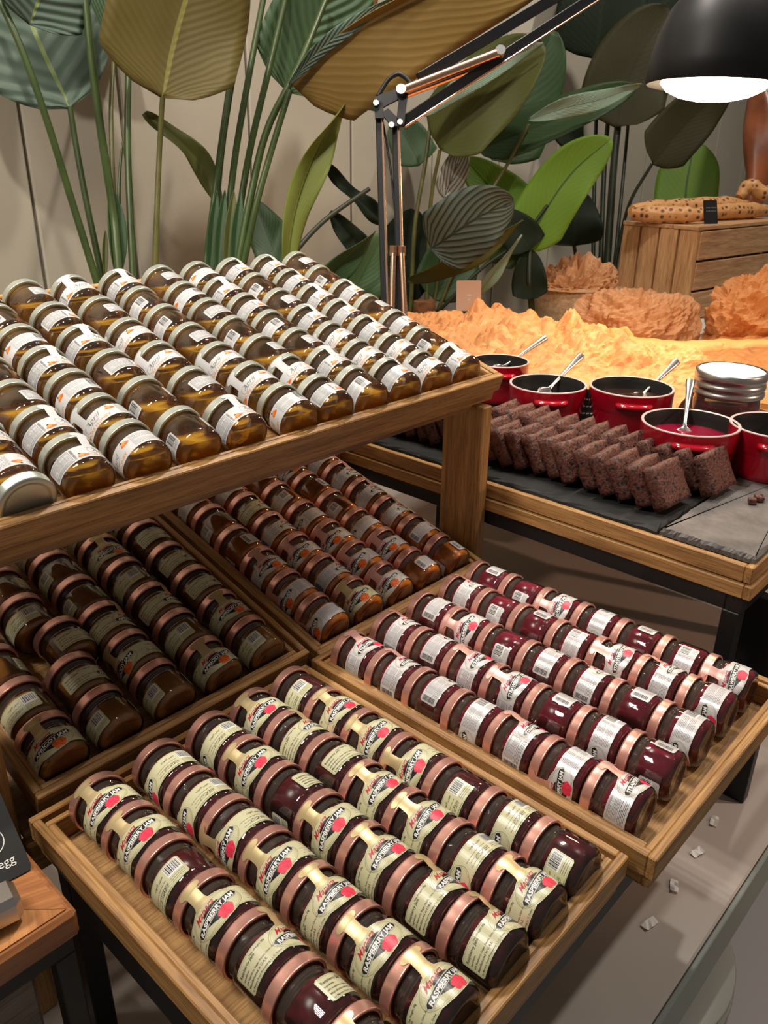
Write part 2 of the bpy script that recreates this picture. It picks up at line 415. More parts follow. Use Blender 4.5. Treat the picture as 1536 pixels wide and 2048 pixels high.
# ------------------------------------------------------------------ jars: shapes
_txt = {}
def text2d(s, size=1.0, bold=0.0, shear=0.0, res=2):
    key = (s, bold, shear, res)
    if key not in _txt:
        c = bpy.data.curves.new('t', 'FONT'); c.body = s; c.offset = bold; c.shear = shear; c.resolution_u = res; c.fill_mode = 'FRONT'
        o = bpy.data.objects.new('t', c); COL.objects.link(o); bpy.context.view_layer.update()
        ev = o.evaluated_get(bpy.context.evaluated_depsgraph_get()); me = ev.to_mesh()
        vs = [(p.co.x, p.co.y) for p in me.vertices]; fs = [tuple(p.vertices) for p in me.polygons]
        ev.to_mesh_clear(); bpy.data.objects.remove(o); bpy.data.curves.remove(c)
        x0 = min(p[0] for p in vs); x1 = max(p[0] for p in vs)
        _txt[key] = ([((x-x0), y) for x, y in vs], fs, x1-x0)
    vs, fs, w = _txt[key]
    return [(x*size, y*size) for x, y in vs], fs, w*size

class Wrap:
    """2-D artwork (millimetres: x along the circumference, z up the jar) wrapped on a cylinder"""
    def __init__(s, r, za=(8.2, .93, 6.2)): s.r = r; s.mb = MB(); s.za = za
    def P(s, x, z, lift): 
        a = x*.001/s.r; r = s.r+lift; z = s.za[2]+(z-s.za[0])*s.za[1]; return (r*math.sin(a), -r*math.cos(a), z*.001)
    def poly(s, pts, mi, lift):          # convex-ish outline, cut into strips along x so it follows the curve
        xs = [p[0] for p in pts]; a, b = min(xs), max(xs); n = max(2, int((b-a)/1.6)+1)
        def span(x):
            zs = []
            for (x0, z0), (x1, z1) in zip(pts, pts[1:]+pts[:1]):
                if (x0-x)*(x1-x) <= 0 and abs(x1-x0) > 1e-9: zs.append(z0+(z1-z0)*(x-x0)/(x1-x0))
            return (min(zs), max(zs)) if zs else (0, 0)
        vs = []
        for i in range(n+1):
            x = a+(b-a)*(.0005+.999*i/n); lo, hi = span(x); vs += [s.P(x, lo, lift), s.P(x, hi, lift)]
        s.mb.add(vs, [(2*i, 2*i+2, 2*i+3, 2*i+1) for i in range(n)], mi)
    def rect(s, x0, x1, z0, z1, mi, lift): s.poly([(x0, z0), (x1, z0), (x1, z1), (x0, z1)], mi, lift)
    def ell(s, cx, cz, rx, rz, mi, lift, n=28): s.poly([(cx+rx*math.cos(2*PI*i/n), cz+rz*math.sin(2*PI*i/n)) for i in range(n)], mi, lift)
    def ring(s, cx, cz, rx, rz, w, mi, lift, n=44):
        vs = []
        for i in range(n):
            a = 2*PI*i/n; c, q = math.cos(a), math.sin(a)
            vs += [s.P(cx+rx*c, cz+rz*q, lift), s.P(cx+(rx-w)*c, cz+(rz-w)*q, lift)]
        s.mb.add(vs, [(2*i, (2*i+2) % (2*n), (2*i+3) % (2*n), 2*i+1) for i in range(n)], mi)
    def frame(s, x0, x1, z0, z1, w, mi, lift):
        s.rect(x0, x1, z0, z0+w, mi, lift); s.rect(x0, x1, z1-w, z1, mi, lift); s.rect(x0, x0+w, z0, z1, mi, lift); s.rect(x1-w, x1, z0, z1, mi, lift)
    def text(s, t, x, z, size, mi, lift, bold=0.0, shear=0.0, align='l', fit=None, slope=0.0, arch=0.0):
        vs, fs, w = text2d(t, size, bold, shear)
        k = fit/w if fit else 1.0; w *= k
        dx = -w/2 if align == 'c' else (-w if align == 'r' else 0)
        out = []
        for a, b in vs:
            xx = a*k+dx; out.append(s.P(x+xx, z+b+slope*xx+arch*xx*xx, lift))
        s.mb.add(out, fs, mi)
    def bars(s, x0, x1, z0, z1, mi, lift, seed=1, vertical=False):
        rnd = random.Random(seed); t = x0 if not vertical else z0; end = x1 if not vertical else z1
        while t < end:
            w = rnd.choice((.28, .28, .5, .75)); w = min(w, end-t)
            if vertical: s.rect(x0, x1, t, t+w, mi, lift)
            else: s.rect(t, t+w, z0, z1, mi, lift)
            t += w+rnd.choice((.3, .3, .55))
    def lines(s, x0, x1, z0, z1, n, mi, lift, seed=1, thick=.28):
        rnd = random.Random(seed)
        for i in range(n):
            z = z1-(z1-z0)*(i+.5)/n; t = x0
            while t < x1-.5:
                w = min(rnd.uniform(1.0, 3.2), x1-t); s.rect(t, t+w, z-thick/2, z+thick/2, mi, lift); t += w+.45
                if rnd.random() < .04: break

JAM = dict(L=44.6, r=21.7)
HON = dict(L=43.6, r=21.3)
LIDK = 1.045
def jar_body(L, r):
    k = L/46.6; mm = .001
    prof = [(0, .9), (.60*r, .7), (.68*r, 0), (.78*r, 0), (.89*r, 1.0*k), (.955*r, 2.8*k), (.99*r, 5.0*k), (r, 7.0*k), (r, 27.6*k), (.988*r, 28.9*k), (.95*r, 30.2*k), (.90*r, 31.2*k), (.868*r, 31.9*k), (.86*r, 32.6*k), (.895*r, 33.1*k), (.90*r, 33.8*k), (.862*r, 34.4*k), (.862*r, 35.2*k), (.895*r, 35.7*k), (.895*r, 36.4*k), (.86*r, 37.0*k), (.86*r, 44.5*k)]
    return MB().lathe([(a*mm, b*mm) for a, b in prof], 40)
def jar_lid(L, r):
    k = L/46.6; mm = .001; R = r*LIDK
    prof = [(.93*R, 37.3*k), (1.0*R, 37.1*k), (1.015*R, 37.7*k), (1.0*R, 38.4*k), (1.0*R, 44.6*k), (.985*R, 45.8*k), (.95*R, 46.4*k), (.86*R, 46.6*k), (.80*R, 46.5*k), (.76*R, 45.9*k), (.70*R, 45.8*k), (0, 45.9*k)]
    return MB().lathe([(a*mm, b*mm) for a, b in prof], 40)
def jar_fill(L, r):
    k = L/46.6; R = r-1.6; mm = .001
    prof = [(0, 2.2), (.8*R, 2.2), (R, 5*k), (R, 27.0*k), (.97*R, 28.4*k), (.90*R, 29.6*k), (.60*R, 30.0*k), (0, 30.2*k)]
    return MB().lathe([(a*mm, b*mm) for a, b in prof], 32)
def honey_fill(L, r, lev=4.5, tilt=TILT1):
    """honey lying level in a tipped jar: upper side cut flat (built for a jar whose local -Y points up)"""
    k = L/46.6; R = r-1.3; n = 40; mb = MB(); rings = []
    for rr, z in ((.02*R, 2.0), (.80*R, 2.0), (.97*R, 4*k), (R, 6*k), (R, 14*k), (R, 22*k), (R, 27*k), (.93*R, 29.8*k), (.84*R, 31.5*k), (.80*R, 40*k), (.80*R, 45*k), (.02*R, 45*k)):
        ring = []
        cut = lev+(z-20)*-math.tan(tilt)
        for i in range(n):
            a = 2*PI*i/n; x = rr*math.sin(a); y = -rr*math.cos(a)
            up = min(-y, cut); ring.append((x*.001, -up*.001, z*.001))
        rings.append(ring)
    vs = [p for rg in rings for p in rg]
    mb.add(vs, [(j*n+i, j*n+(i+1) % n, (j+1)*n+(i+1) % n, (j+1)*n+i) for j in range(len(rings)-1) for i in range(n)], 0, False)
    me = mb.mesh('honey', ['honey'])
    for p in me.polygons: p.use_smooth = True
    return me

ZH = (8.8, .86, 8.0)
def label_paper(r, x0, x1, z0, z1, mat, oval=None, rim=None, za=(8.2, .93, 6.2)):
    w = Wrap(r*.001+.00012, za)
    cr = 1.2
    w.poly([(x0, z0+cr), (x0+cr*.3, z0+cr*.3), (x0+cr, z0), (x1-cr, z0), (x1-cr*.3, z0+cr*.3), (x1, z0+cr), (x1, z1-cr), (x1-cr*.3, z1-cr*.3), (x1-cr, z1), (x0+cr, z1), (x0+cr*.3, z1-cr*.3), (x0, z1-cr)], 0, 0)
    if oval: w.ell(*oval, 0, .00003)
    if rim: w.frame(x0+.7, x1-.7, z0+.6, z1-.6, .22, 1, .00005)
    return w.mb.mesh('label', [mat] + ([rim] if rim else []))

def seal_strip(r, L, mat, xc=-2.0, w=5.0, top=27.5, head=5.6):
    """tamper strip from the top of the label over the shoulder onto the side of the lid"""
    k = L/46.6; R = r*LIDK+.3; mb = MB()
    path = [(r+.22, top-3.5, w*1.35), (r+.22, top, w*1.0), (r+.05, top+2.5, w*.92), (R+.15, 37.6*k, w*.95), (R, 38.8*k, w*1.1), (R, 39.8*k, w*1.55), (R, 41.6*k, w*1.75), (R, 43.2*k, w*1.55), (R, 43.9*k, w*1.1)]
    n = 9; vs = []
    for rr, z, hw in path:
        for i in range(n):
            x = xc+hw*(2*i/(n-1)-1); a = x/rr; vs.append((rr*math.sin(a)*.001, -rr*math.cos(a)*.001, z*.001))
    mb.add(vs, [(j*n+i, j*n+i+1, (j+1)*n+i+1, (j+1)*n+i) for j in range(len(path)-1) for i in range(n-1)], 0, True)
    return mb.mesh('seal_strip', [mat])

PRINT_MATS = ['ink_black', 'ink_red', 'ink_white', 'ink_olive', 'ink_green', 'ink_raspberry', 'ink_orange', 'ink_grey', 'ink_honey']
K, RD, WH, OL, GR, RP, OR, GY, HN = range(9)
L1, L2, L3, L4 = .00008, .00013, .00018, .00023
def fruit(w, cx, cz, mi, kind):
    rnd = random.Random(5)
    if kind == 'leafy':
        for dx, dz, a, b in ((-2.6, 3.4, 3.0, 1.2), (2.2, 3.6, 2.6, 1.1), (0, 4.2, 1.3, 1.6)): w.ell(cx+dx, cz+dz, a, b, GR, L2, 10)
    pts = []
    for i in range(22):
        a = 2*PI*i/22; q = 1+.10*math.sin(5*a+.6)+.05*math.sin(9*a)
        pts.append((cx+5.6*q*math.cos(a), cz+4.6*q*math.sin(a)))
    w.poly(pts, mi, L3)
    w.ell(cx-2.6, cz-2.6, 2.6, 2.1, mi, L3, 10); w.ell(cx+3.4, cz+1.6, 2.6, 2.2, mi, L3, 10)
def jam_print(title, mi_fruit, kind, style):
    w = Wrap(.0217+.00012)
    # oval and banner
    w.ring(0, 17.6, 20.6, 11.6, .45, OL, L1); w.ring(0, 17.6, 19.3, 10.4, .22, OL, L1)
    w.poly([(-10, 14), (-7, 21.5), (-2, 24), (6, 23), (10, 19), (9, 13), (0, 10)], K, L1)
    def bn(e, mi, l):
        w.poly([(-18.6-e, 14.2-e), (-16.6, 13.0-e), (17.2, 18.2-e), (18.9+e, 20.3), (18.2+e, 23.0+e), (16.2, 22.9+e), (-17.6, 17.7+e), (-18.9-e, 16.2+e)], mi, l)
    bn(.7, OL, L1); bn(.35, WH, L2); bn(0, K, L3)
    w.text(title, 0, 16.1, 4.6, WH, L4, bold=.035, align='c', fit=32.5, slope=.153)
    w.text('Manara', -4.5, 21.9, 6.4, RD, L4, bold=.004, shear=.45, align='c', fit=17.5, slope=.15)
    fruit(w, 5.6, 11.4, mi_fruit, kind)
    if style == 'cream':
        name = title.title()
        w.text('Net Weight 28g', -27.0, 23.6, 1.9, K, L1, align='c', shear=.1, bold=.01)
        for i, (t, sz) in enumerate(((name, 2.9), ('Ingredients:', 1.75), ('60%% %s, Sugar, Pectin, Citric Acid.' % name.split()[0], 1.75), ('Manufactured in U.A.E.', 2.2), ('by Manara Food Processing L.L.C, Dubai.', 1.8))):
            w.text(t, -47.2, 21.6-3.0*i, sz, K, L1, bold=.012)
        for i, (t, sz) in enumerate((('\ufe95\ufeee\ufe98\ufedf\ufe8d \ufef0\ufe91\ufeae\ufee3', 2.6), ('\ufee1.\ufec9.\ufe8d \ufef2\ufed3 \ufeca\ufee8\ufebb', 2.6))):
            w.text(t, 43, 21.0-8.0*i, sz, K, L1, bold=.015, align='r')
        for i in range(4): w.lines(23+2*(i % 2), 43, 17.2-2.6*i-.4, 17.2-2.6*i+.4, 1, K, L1, i+3, .3)
        w.rect(45.2, 57.2, 15.6, 25.4, WH, L1); w.bars(45.8, 56.6, 17.0, 25.0, K, L2, 4)
        w.lines(45.5, 57, 9.8, 14.8, 3, K, L1, 8, .3)
    else:
        # left panel: table of figures, small print and bar code; right panel: fine print and bar code
        w.frame(-41.5, -22.5, 16.5, 25.2, .2, GY, L1); w.lines(-41, -23, 17, 25, 7, GY, L1, 2, .3)
        for x in (-36, -31, -27): w.rect(x, x+.2, 16.5, 25.2, GY, L1)
        w.lines(-43, -22.5, 9.6, 15.8, 5, K, L1, 3, .36)
        w.bars(-49, -44.2, 11.0, 25.0, K, L1, 6, True)
        w.lines(22.5, 44.5, 9.8, 25.2, 12, GY, L1, 4, .36)
        w.rect(46.2, 56.4, 14.6, 25.2, WH, L1); w.bars(46.8, 56, 16.0, 25.0, K, L2, 9)
        w.lines(46.5, 56, 9.6, 14.0, 3, GY, L1, 7)
    return w.mb.mesh('printed_lettering', PRINT_MATS)
def honey_print():
    w = Wrap(.0213+.00012, ZH)
    w.text('April', -.5, 17.6, 8.6, GY, L1, shear=.35, align='c', fit=17, bold=.0, slope=.02)
    w.ring(-8.6, 19.2, 4.0, 4.6, .35, GY, L1); w.rect(-2, 5, 15.9, 16.2, GY, L1); w.rect(-.5, 3.5, 14.9, 15.2, GY, L1)
    w.text('PURE HONEY', 0, 10.4, 4.3, HN, L1, bold=.01, align='c', fit=29, arch=.006)
    w.lines(-6, 6, 8.6, 9.6, 1, GY, L1, 1, .3)
    for cx, cz in ((-18.6, 13.4), (17.4, 22.0)):
        w.ell(cx, cz-1.2, 4.4, 1.3, OR, L1, 14); w.ell(cx, cz+.6, 3.3, 2.0, HN, L2, 14); w.ell(cx+2.6, cz-.6, 2.4, 1.5, OR, L3, 12); w.ell(cx-1.6, cz+3.0, 1.2, .8, K, L2, 8)
    w.frame(-47.5, -26.5, 10.2, 25.6, .25, K, L1)
    for x in (-41.5, -36, -31): w.rect(x, x+.2, 14.5, 25.6, GY, L1)
    w.lines(-47, -41.8, 14.8, 25.2, 8, GY, L1, 2, .4); w.lines(-41, -27, 14.8, 25.2, 8, GY, L1, 3, .4); w.lines(-47, -27, 10.6, 14.2, 3, K, L1, 4, .4)
    w.bars(-25.6, -23.6, 11, 25, GY, L1, 5, True)
    w.lines(23, 43.5, 10.6, 25.2, 9, GY, L1, 6, .36)
    w.bars(45.4, 53.6, 15.5, 25.6, K, L1, 7); w.lines(45.4, 53.6, 10.4, 14.8, 3, K, L1, 8, .36)
    return w.mb.mesh('printed_lettering', PRINT_MATS)

body_jam = jar_body(**JAM).mesh('jam_jar', ['glass']); body_hon = jar_body(**HON).mesh('honey_jar', ['glass'])
lid_rose = jar_lid(**JAM).mesh('lid', ['lid_rose']); lid_silver = jar_lid(**HON).mesh('lid', ['lid_silver'])
fill_hon = honey_fill(**HON); fill_hon_rev = honey_fill(HON['L'], HON['r'], 4.5, -TILT1)
def jfill(mat):
    return jar_fill(**JAM).mesh('jam', [mat])
OVAL = (0, 17.6, 21.2, 12.2)
KIND = {
 'raspberry': dict(fill=jfill('jam_raspberry'), label=label_paper(21.7, -49.5, 58.5, 8.2, 26.8, 'cream', OVAL, 'ink_olive'), prn=jam_print('RASPBERRY JAM', RP, 'leafy', 'cream'), seal=seal_strip(21.7, JAM['L'], 'gold_foil')),
 'apricot': dict(fill=jfill('jam_apricot'), label=label_paper(21.7, -49.5, 58.5, 8.2, 26.8, 'cream', OVAL, 'ink_olive'), prn=jam_print('APRICOT JAM', OR, 'leafy', 'cream'), seal=seal_strip(21.7, JAM['L'], 'gold_foil')),
 'strawberry': dict(fill=jfill('jam_strawberry'), label=label_paper(21.7, -50.5, 57.5, 8.2, 26.8, 'silver_paper', OVAL, 'rose_foil'), prn=jam_print('STRAWBERRY JAM', RP, 'leafy', 'silver'), seal=seal_strip(21.7, JAM['L'], 'rose_foil')),
 'orange': dict(fill=jfill('jam_orange'), label=label_paper(21.7, -50.5, 57.5, 8.2, 26.8, 'silver_paper', OVAL, 'rose_foil'), prn=jam_print('ORANGE MARMALADE', OR, 'leafy', 'silver'), seal=seal_strip(21.7, JAM['L'], 'rose_foil')),
}
KIND['orange_cream'] = dict(fill=KIND['orange']['fill'], label=KIND['apricot']['label'], prn=jam_print('ORANGE MARMALADE', OR, 'leafy', 'cream'), seal=KIND['apricot']['seal'])
KIND['honey'] = dict(fill=fill_hon, label=label_paper(21.3, -49.5, 55.0, 8.8, 27.0, 'white_paper', za=ZH), prn=honey_print(), seal=seal_strip(21.3, HON['L'], 'white_paper', -8.5, 4.6, 24.0))

CAMP = Vector((0, 0, H)); JR = random.Random(21)
def side_word(v):
    v = (v+180) % 360-180
    if abs(v) < 48: return 'front label'
    if 48 <= v < 122: return 'small-print side'
    if -100 < v <= -48: return 'right-hand panel'
    if -150 < v <= -100: return 'barcode'
    return 'bare glass'
def place_jar(kind, tray, x, y, val, label, group, cat, reverse=False, dz=0.0):
    hon = kind == 'honey'; d = KIND[kind]; S = HON if hon else JAM; L = S['L']*.001; r = S['r']*.001
    M0 = trays[tray]
    zc = -.0210+r*LIDK+.0004+dz
    ctr = M0 @ Vector((x, y, zc)); c = M0.inverted() @ CAMP
    acam = math.atan2(c.x-x, c.z-zc)
    al = acam+math.radians(val)
    yw = JR.uniform(-.035, .035)
    base = M0 @ T((x, y, zc)) @ Rz(yw) @ Ry(al)
    if reverse: base = M0 @ T((x, y, zc)) @ Rz(PI) @ Ry(al)
    m = base @ Rx(-PI/2) @ T((0, 0, -L/2))
    o = link('honey_jar' if hon else 'jam_jar', body_hon if hon else body_jam); o.matrix_world = m
    tag(o, label, cat, group)
    link('lid', lid_silver if hon else lid_rose, o)
    f = link('honey' if hon else 'jam', (fill_hon_rev if reverse else d['fill']), o)
    if hon: f.matrix_local = Rz(-al)
    lb = link('label', d['label'], o); link('printed_lettering', d['prn'], lb); link('seal_strip', d['seal'], o)
    return o

def fill_tray(tray, kind, cols, noun, x_origin, group, special=None, start=None):
    """cols: list of (x, [(y, side), ...]) from the left; y order given front to back"""
    rnd = random.Random(len(tray)*7)
    nc = len(cols)
    for ci, (x, rows) in enumerate(cols):
        n = len(rows)
        for ri, row in enumerate(rows):
            y, val = row[0], row[1]; xx = row[2] if len(row) > 2 else x
            kd = (special or {}).get((ci, ri), kind)
            rk = ri+(start or {}).get(ci, 0); pos = 'front jar' if rk == 0 else (ORD[rk]+' from front')
            cname = 'leftmost' if ci == 0 else ('rightmost' if ci == nc-1 else ORD[ci])
            lab = '%s, %s up, %s column, %s' % (noun if kd == kind else 'cream-labelled orange marmalade jar', side_word(val), cname, pos)
            place_jar(kd, tray, xx-x_origin+rnd.uniform(-.0006, .0006), y, val, lab, group, 'jar')

def rows_low(y0, vals_back_to_front, ys):
    return list(reversed([(yy-y0, v) for yy, v in zip(ys, vals_back_to_front)]))
RY = [.4692-.0453*k for k in range(7)]
fill_tray('raspberry', 'raspberry', [
 (.2085, rows_low(.1645, [0, -3, -130, 0, 75, 155, 15], RY)),
 (.2605, rows_low(.1645, [-77, -75, -45, -5, 35, 10, 35], RY)),
 (.3110, rows_low(.1645, [-90, 5, 160, 0, 35, 75, 80], RY)),
 (.3570, rows_low(.1645, [15, 80, 120, 30, 25, -65, 40], RY)),
 (.4020, rows_low(.1645, [-115, 35, 15, -5, -120, -65, -140], RY))],
 'raspberry jam jar', .1625, 'raspberry jam jars in the front left tray')
SY = [.4705-.0460*k for k in range(7)]
fill_tray('strawberry', 'strawberry', [
 (.4805, rows_low(.1468, [55, 80, 115, -80, 75, -45, 65], SY)),
 (.5350, rows_low(.1468, [85, 110, 60, 35, 165, -70, 180], SY)),
 (.5900, rows_low(.1468, [120, 10, -140, 115, 100, 165, -70], SY)),
 (.6430, rows_low(.1468, [90, -130, 175, -95, 30, 85, -45], SY)),
 (.6900, rows_low(.1468, [165, -135, 15, -60, 180, -95, 20], SY))],
 'strawberry jam jar', .4478, 'strawberry jam jars in the front right tray')
AY = [.0355+.0465*k for k in range(6)]
def rows_t(vals, ys, xs=None): return [(yy, v) if xs is None or xs[i] is None else (yy, v, xs[i]) for i, (yy, v) in enumerate(zip(ys, vals))]
fill_tray('apricot', 'apricot', [
 (.2090, rows_t([0, -115, 180, 40, 90], AY)),
 (.2590, rows_t([-155, 100, 115, -115, 175, 20], [.0355, .083, .1300, .177, .2235, .270], [None, None, .2715, None, None, None])),
 (.3130, rows_t([-155, -40, 80, -170, -165, 30, 90], AY)),
 (.3665, rows_t([20, -120, 80, -110, 30, 60, 180], AY)),
 (.4180, rows_t([-125, 30, 105, 95, 110, 0, 90], AY))],
 'apricot jam jar', .1770, 'apricot jam jars under the honey shelf')
fill_tray('orange', 'orange', [
 (.5040, rows_t([-55, -40, 25, 160, -165, -100, 30], AY)),
 (.5560, rows_t([10, 85, 0, 80, 90, 60, 20], AY)),
 (.6070, rows_t([5, -10, 0, -50, -110, 170, 10], AY)),
 (.6560, rows_t([150, 5, -60, -130, 180, 20, 90], AY)),
 (.7105, rows_t([180, 115, 85, 80, 80, 70, 0], AY))],
 'orange marmalade jar', .4690, 'orange marmalade jars under the honey shelf', special={(1, 0): 'orange_cream', (1, 4): 'orange_cream'})
HY = [.0358+.0450*k for k in range(7)]
H6 = [.0365, .0925, .1465, .1985, .2500, .3045]
fill_tray('honey', 'honey', [
 (.2220, rows_t([75, 20], [.0830, .1290])),
 (.2700, rows_t([80, 75, 165, -130, 60], HY)),
 (.3210, rows_t([-50, -10, -70, 75, -70, -120, 60], HY)),
 (.3710, rows_t([-160, -160, 130, 70, 110, 165], H6)),
 (.4215, rows_t([75, 140, 0, -25, 165, 45], H6)),
 (.4755, rows_t([-70, 5, 0, 150, -125, -120, 75], HY, [.4830, .4810, None, None, None, None, None])),
 (.5290, rows_t([115, 35, 175, -130, 140, -70, 160], HY)),
 (.5790, rows_t([-105, 80, 170, -100, 110, 75, -45], HY)),
 (.6300, rows_t([105, 0, 0, 95, 160, -120, 100], HY)),
 (.6830, rows_t([10, 0, 100, 100, 85, 105, 100], HY)),
 (.7350, rows_t([80, -125, 115, 180, 100, -120, 165], HY))],
 'silver-lidded honey jar', .1400, 'honey jars on the top tier', start={0: 1})
place_jar('honey', 'honey', .2200-.1400, .0360, -30, 'honey jar lying with its silver lid toward the front edge of the top tray', 'honey jars on the top tier', 'jar', True)

# ------------------------------------------------------------------ left: board with the egg card
M['steel'] = simple('brushed_steel', (.55, .54, .52), .3, 1.0)
M['card_black'] = simple('black_card', (.012, .012, .012), .45)
EB = (-.26, .400, -.450)      # front-left corner of its top; right edge at x = .145
eb = empty('side_table', T(V(-.055, .60, CZ)), 'low table left of the raspberry tray with a warm inlaid wooden top', 'table')
def epart(name, lo, hi, mat, bev=.002, axis=None):
    c = Vector([(a+b)/2 for a, b in zip(lo, hi)])-Vector((-.055, .60, CZ)); s = [b-a for a, b in zip(lo, hi)]
    if axis: return plank(name, eb, c, s, axis, mat, bev)
    return link(name, MB().box(c, s, bev).mesh(name, [mat]), eb)
epart('board', (-.26, .400, -.474), (.145, .80, -.4512), 'walnut', .003, 'x')
# inlaid triangles, laid as separate thin veneers with grain turned a quarter each time
ve = [((.140, .405), (.140, .485), (.100, .445)), ((.140, .405), (.060, .405), (.100, .445)), ((.060, .405), (.060, .485), (.100, .445)), ((.140, .485), (.060, .485), (.100, .445))]
wal2 = wood('walnut_light', (.30, .115, .04), (.55, .25, .09), .8, .28, .5)
for kx in range(3):
    for ky in range(3):
        for i, tri in enumerate(ve):
            c = Vector((sum(p[0] for p in tri)/3-.08*kx, sum(p[1] for p in tri)/3+.08*ky, -.4511))
            a = (PI/2 if i % 2 else 0)+.35*(1 if (kx+ky) % 2 else -1)
            loc = c-Vector((-.055, .60, CZ)); mb = MB()
            pts = [Rz(-a) @ Vector((p[0]-.08*kx-c.x, p[1]+.08*ky-c.y, 0))*.992 for p in tri]
            top = [p+Vector((0, 0, .0008)) for p in pts]
            if (pts[1]-pts[0]).cross(pts[2]-pts[0]).z < 0: top.reverse(); pts.reverse()
            mb.add(top+pts, [(0, 1, 2), (0, 3, 4, 1), (1, 4, 5, 2), (2, 5, 3, 0)], 0)
            link('inlay', mb.mesh('inlay', [wal2 if (i+kx) % 2 else M['walnut']]), eb, T(loc) @ Rz(a))
epart('frame_bar', (-.255, .404, -.488), (.141, .418, -.474), 'black_metal', .001)
epart('frame_bar', (.127, .418, -.488), (.141, .79, -.474), 'black_metal', .001)
for x in (-.255, .127):
    for y in (.404, .776): epart('leg', (x, y, CZ), (x+.014, y+.014, -.488), 'black_metal', .001)
epart('drawer_front', (-.24, .425, -.60), (.118, .437, -.495), 'grey_wood', .002, 'x')
epart('drawer_side', (.106, .437, -.60), (.118, .74, -.495), 'grey_wood', .002, 'y')
epart('drawer_back', (-.24, .74, -.60), (.118, .752, -.495), 'grey_wood', .002, 'x')
# card with the egg drawing
cpos = atz(10, 1742, -.4485)
cd = empty('egg_card', T(atz(-14, 1778, -.4492)) @ Rz(math.radians(-6)) @ Rx(math.radians(-58)), 'black card reading egg under a line drawing of an egg', 'sign')
def rounded(w, h, r, n=5):
    pts = []
    for cx, cy, a0 in ((w/2-r, h-r, 0), (-w/2+r, h-r, 90), (-w/2+r, r, 180), (w/2-r, r, 270)):
        for i in range(n+1):
            a = math.radians(a0+90*i/n); pts.append((cx+r*math.cos(a), cy+r*math.sin(a)))
    return pts
def slab_from(pts, th, axis='y'):
    n = len(pts); vs = [Vector((x, 0, z)) for x, z in pts]+[Vector((x, th, z)) for x, z in pts]
    fs = [tuple(range(n)), tuple(range(2*n-1, n-1, -1))]+[(i, n+i, n+(i+1) % n, (i+1) % n) for i in range(n)]
    return vs, fs
mb = MB(); mb.add(*slab_from(rounded(.052, .066, .004), .0025)); link('card', mb.mesh('card', ['card_black']), cd)
mb = MB(); vs, fs, w = text2d('egg', .0085, .0, 0, 4)
mb.add([Vector((x-w/2+.0130, -.0004, y+.0095)) for x, y in vs], fs)
n = 40
for rx, rz, wd in ((.0098, .0098, .0006), (.0066, .0066, .0004)):
    q = []
    for i in range(n):
        a = 2*PI*i/n; q += [Vector((-.0105+.018+rx*math.cos(a), -.0004, .029+rz*math.sin(a))), Vector((-.0105+.018+(rx-wd)*math.cos(a), -.0004, .029+(rz-wd)*math.sin(a)))]
    k = n if rx > .008 else n//3
    mb.add(q, [(2*i, (2*i+2) % (2*n), (2*i+3) % (2*n), 2*i+1) for i in range(k)])
link('lettering', mb.mesh('lettering', ['ink_white']), cd)
hb = MB().box((0, 0, .010), (.05, .024, .020), .004)
o = link('card_holder', hb.mesh('card_holder', ['steel'])); o.matrix_world = T(atz(-40, 1858, -.4495)) @ Rz(math.radians(-8)); tag(o, 'steel block at the left edge in front of the egg card', 'card holder')

# ------------------------------------------------------------------ right: brownie table
_before = set(COL.objects)
bt = empty('brownie_table', T(V(1.05, .6, CZ)), 'black metal table carrying the slate, brownies and red pots', 'table')
def bpart(name, lo, hi, mat, bev=.001, axis=None):
    c = Vector([(a+b)/2 for a, b in zip(lo, hi)])-Vector((1.05, .6, CZ)); s = [b-a for a, b in zip(lo, hi)]
    if axis: return plank(name, bt, c, s, axis, mat, bev)
    return link(name, MB().box(c, s, bev).mesh(name, [mat]), bt)
TX0, TX1, TY0, TY1 = .757, 1.33, .2145, 1.02
bpart('frame_bar', (TX0, TY0, -.4205), (TX1, TY0+.018, -.4015), 'black_metal'); bpart('frame_bar', (TX0, TY1-.018, -.4205), (TX1, TY1, -.4015), 'black_metal')
bpart('frame_bar', (TX0, TY0+.018, -.4205), (TX0+.018, TY1-.018, -.4015), 'black_metal'); bpart('frame_bar', (TX1-.018, TY0+.018, -.4205), (TX1, TY1-.018, -.4015), 'black_metal')
for x in (TX0, TX1-.018):
    for y in (TY0+.002, .60, TY1-.020): bpart('leg', (x, y, CZ+.0093), (x+.018, y+.018, -.4205), 'black_metal')
tr = empty('wooden_tray', T(V(1.045, .6, -.4010)), 'long oak tray on the black table below slate and brownies', 'tray')
def tpart(name, lo, hi, axis, mat='oak'):
    c = Vector([(a+b)/2 for a, b in zip(lo, hi)])-Vector((1.045, .6, -.4010)); s = [b-a for a, b in zip(lo, hi)]
    plank(name, tr, c, s, axis, mat, .001)
for k, (i0, z0, z1, nm) in enumerate(((.0, -.3845, -.3660, 'rail'), (-.0035, -.4010, -.3855, 'lower_rail'))):
    x0, x1, y0, y1 = TX0+i0, TX1-i0, .212+i0, 1.02-i0
    tpart(nm, (x0, y0, z0), (x1, y0+.008, z1), 'x'); tpart(nm, (x0, y1-.008, z0), (x1, y1, z1), 'x')
    tpart(nm, (x0, y0+.008, z0), (x0+.008, y1-.008, z1), 'y'); tpart(nm, (x1-.008, y0+.008, z0), (x1, y1-.008, z1), 'y')
tpart('base_board', (TX0+.009, .222, -.378), (TX1-.009, 1.010, -.3690), 'y')
M['slate'] = simple('dark_slate', (.018, .018, .018), .65, spec=.3, bump=.6, bscale=45, var=.4, vscale=20)
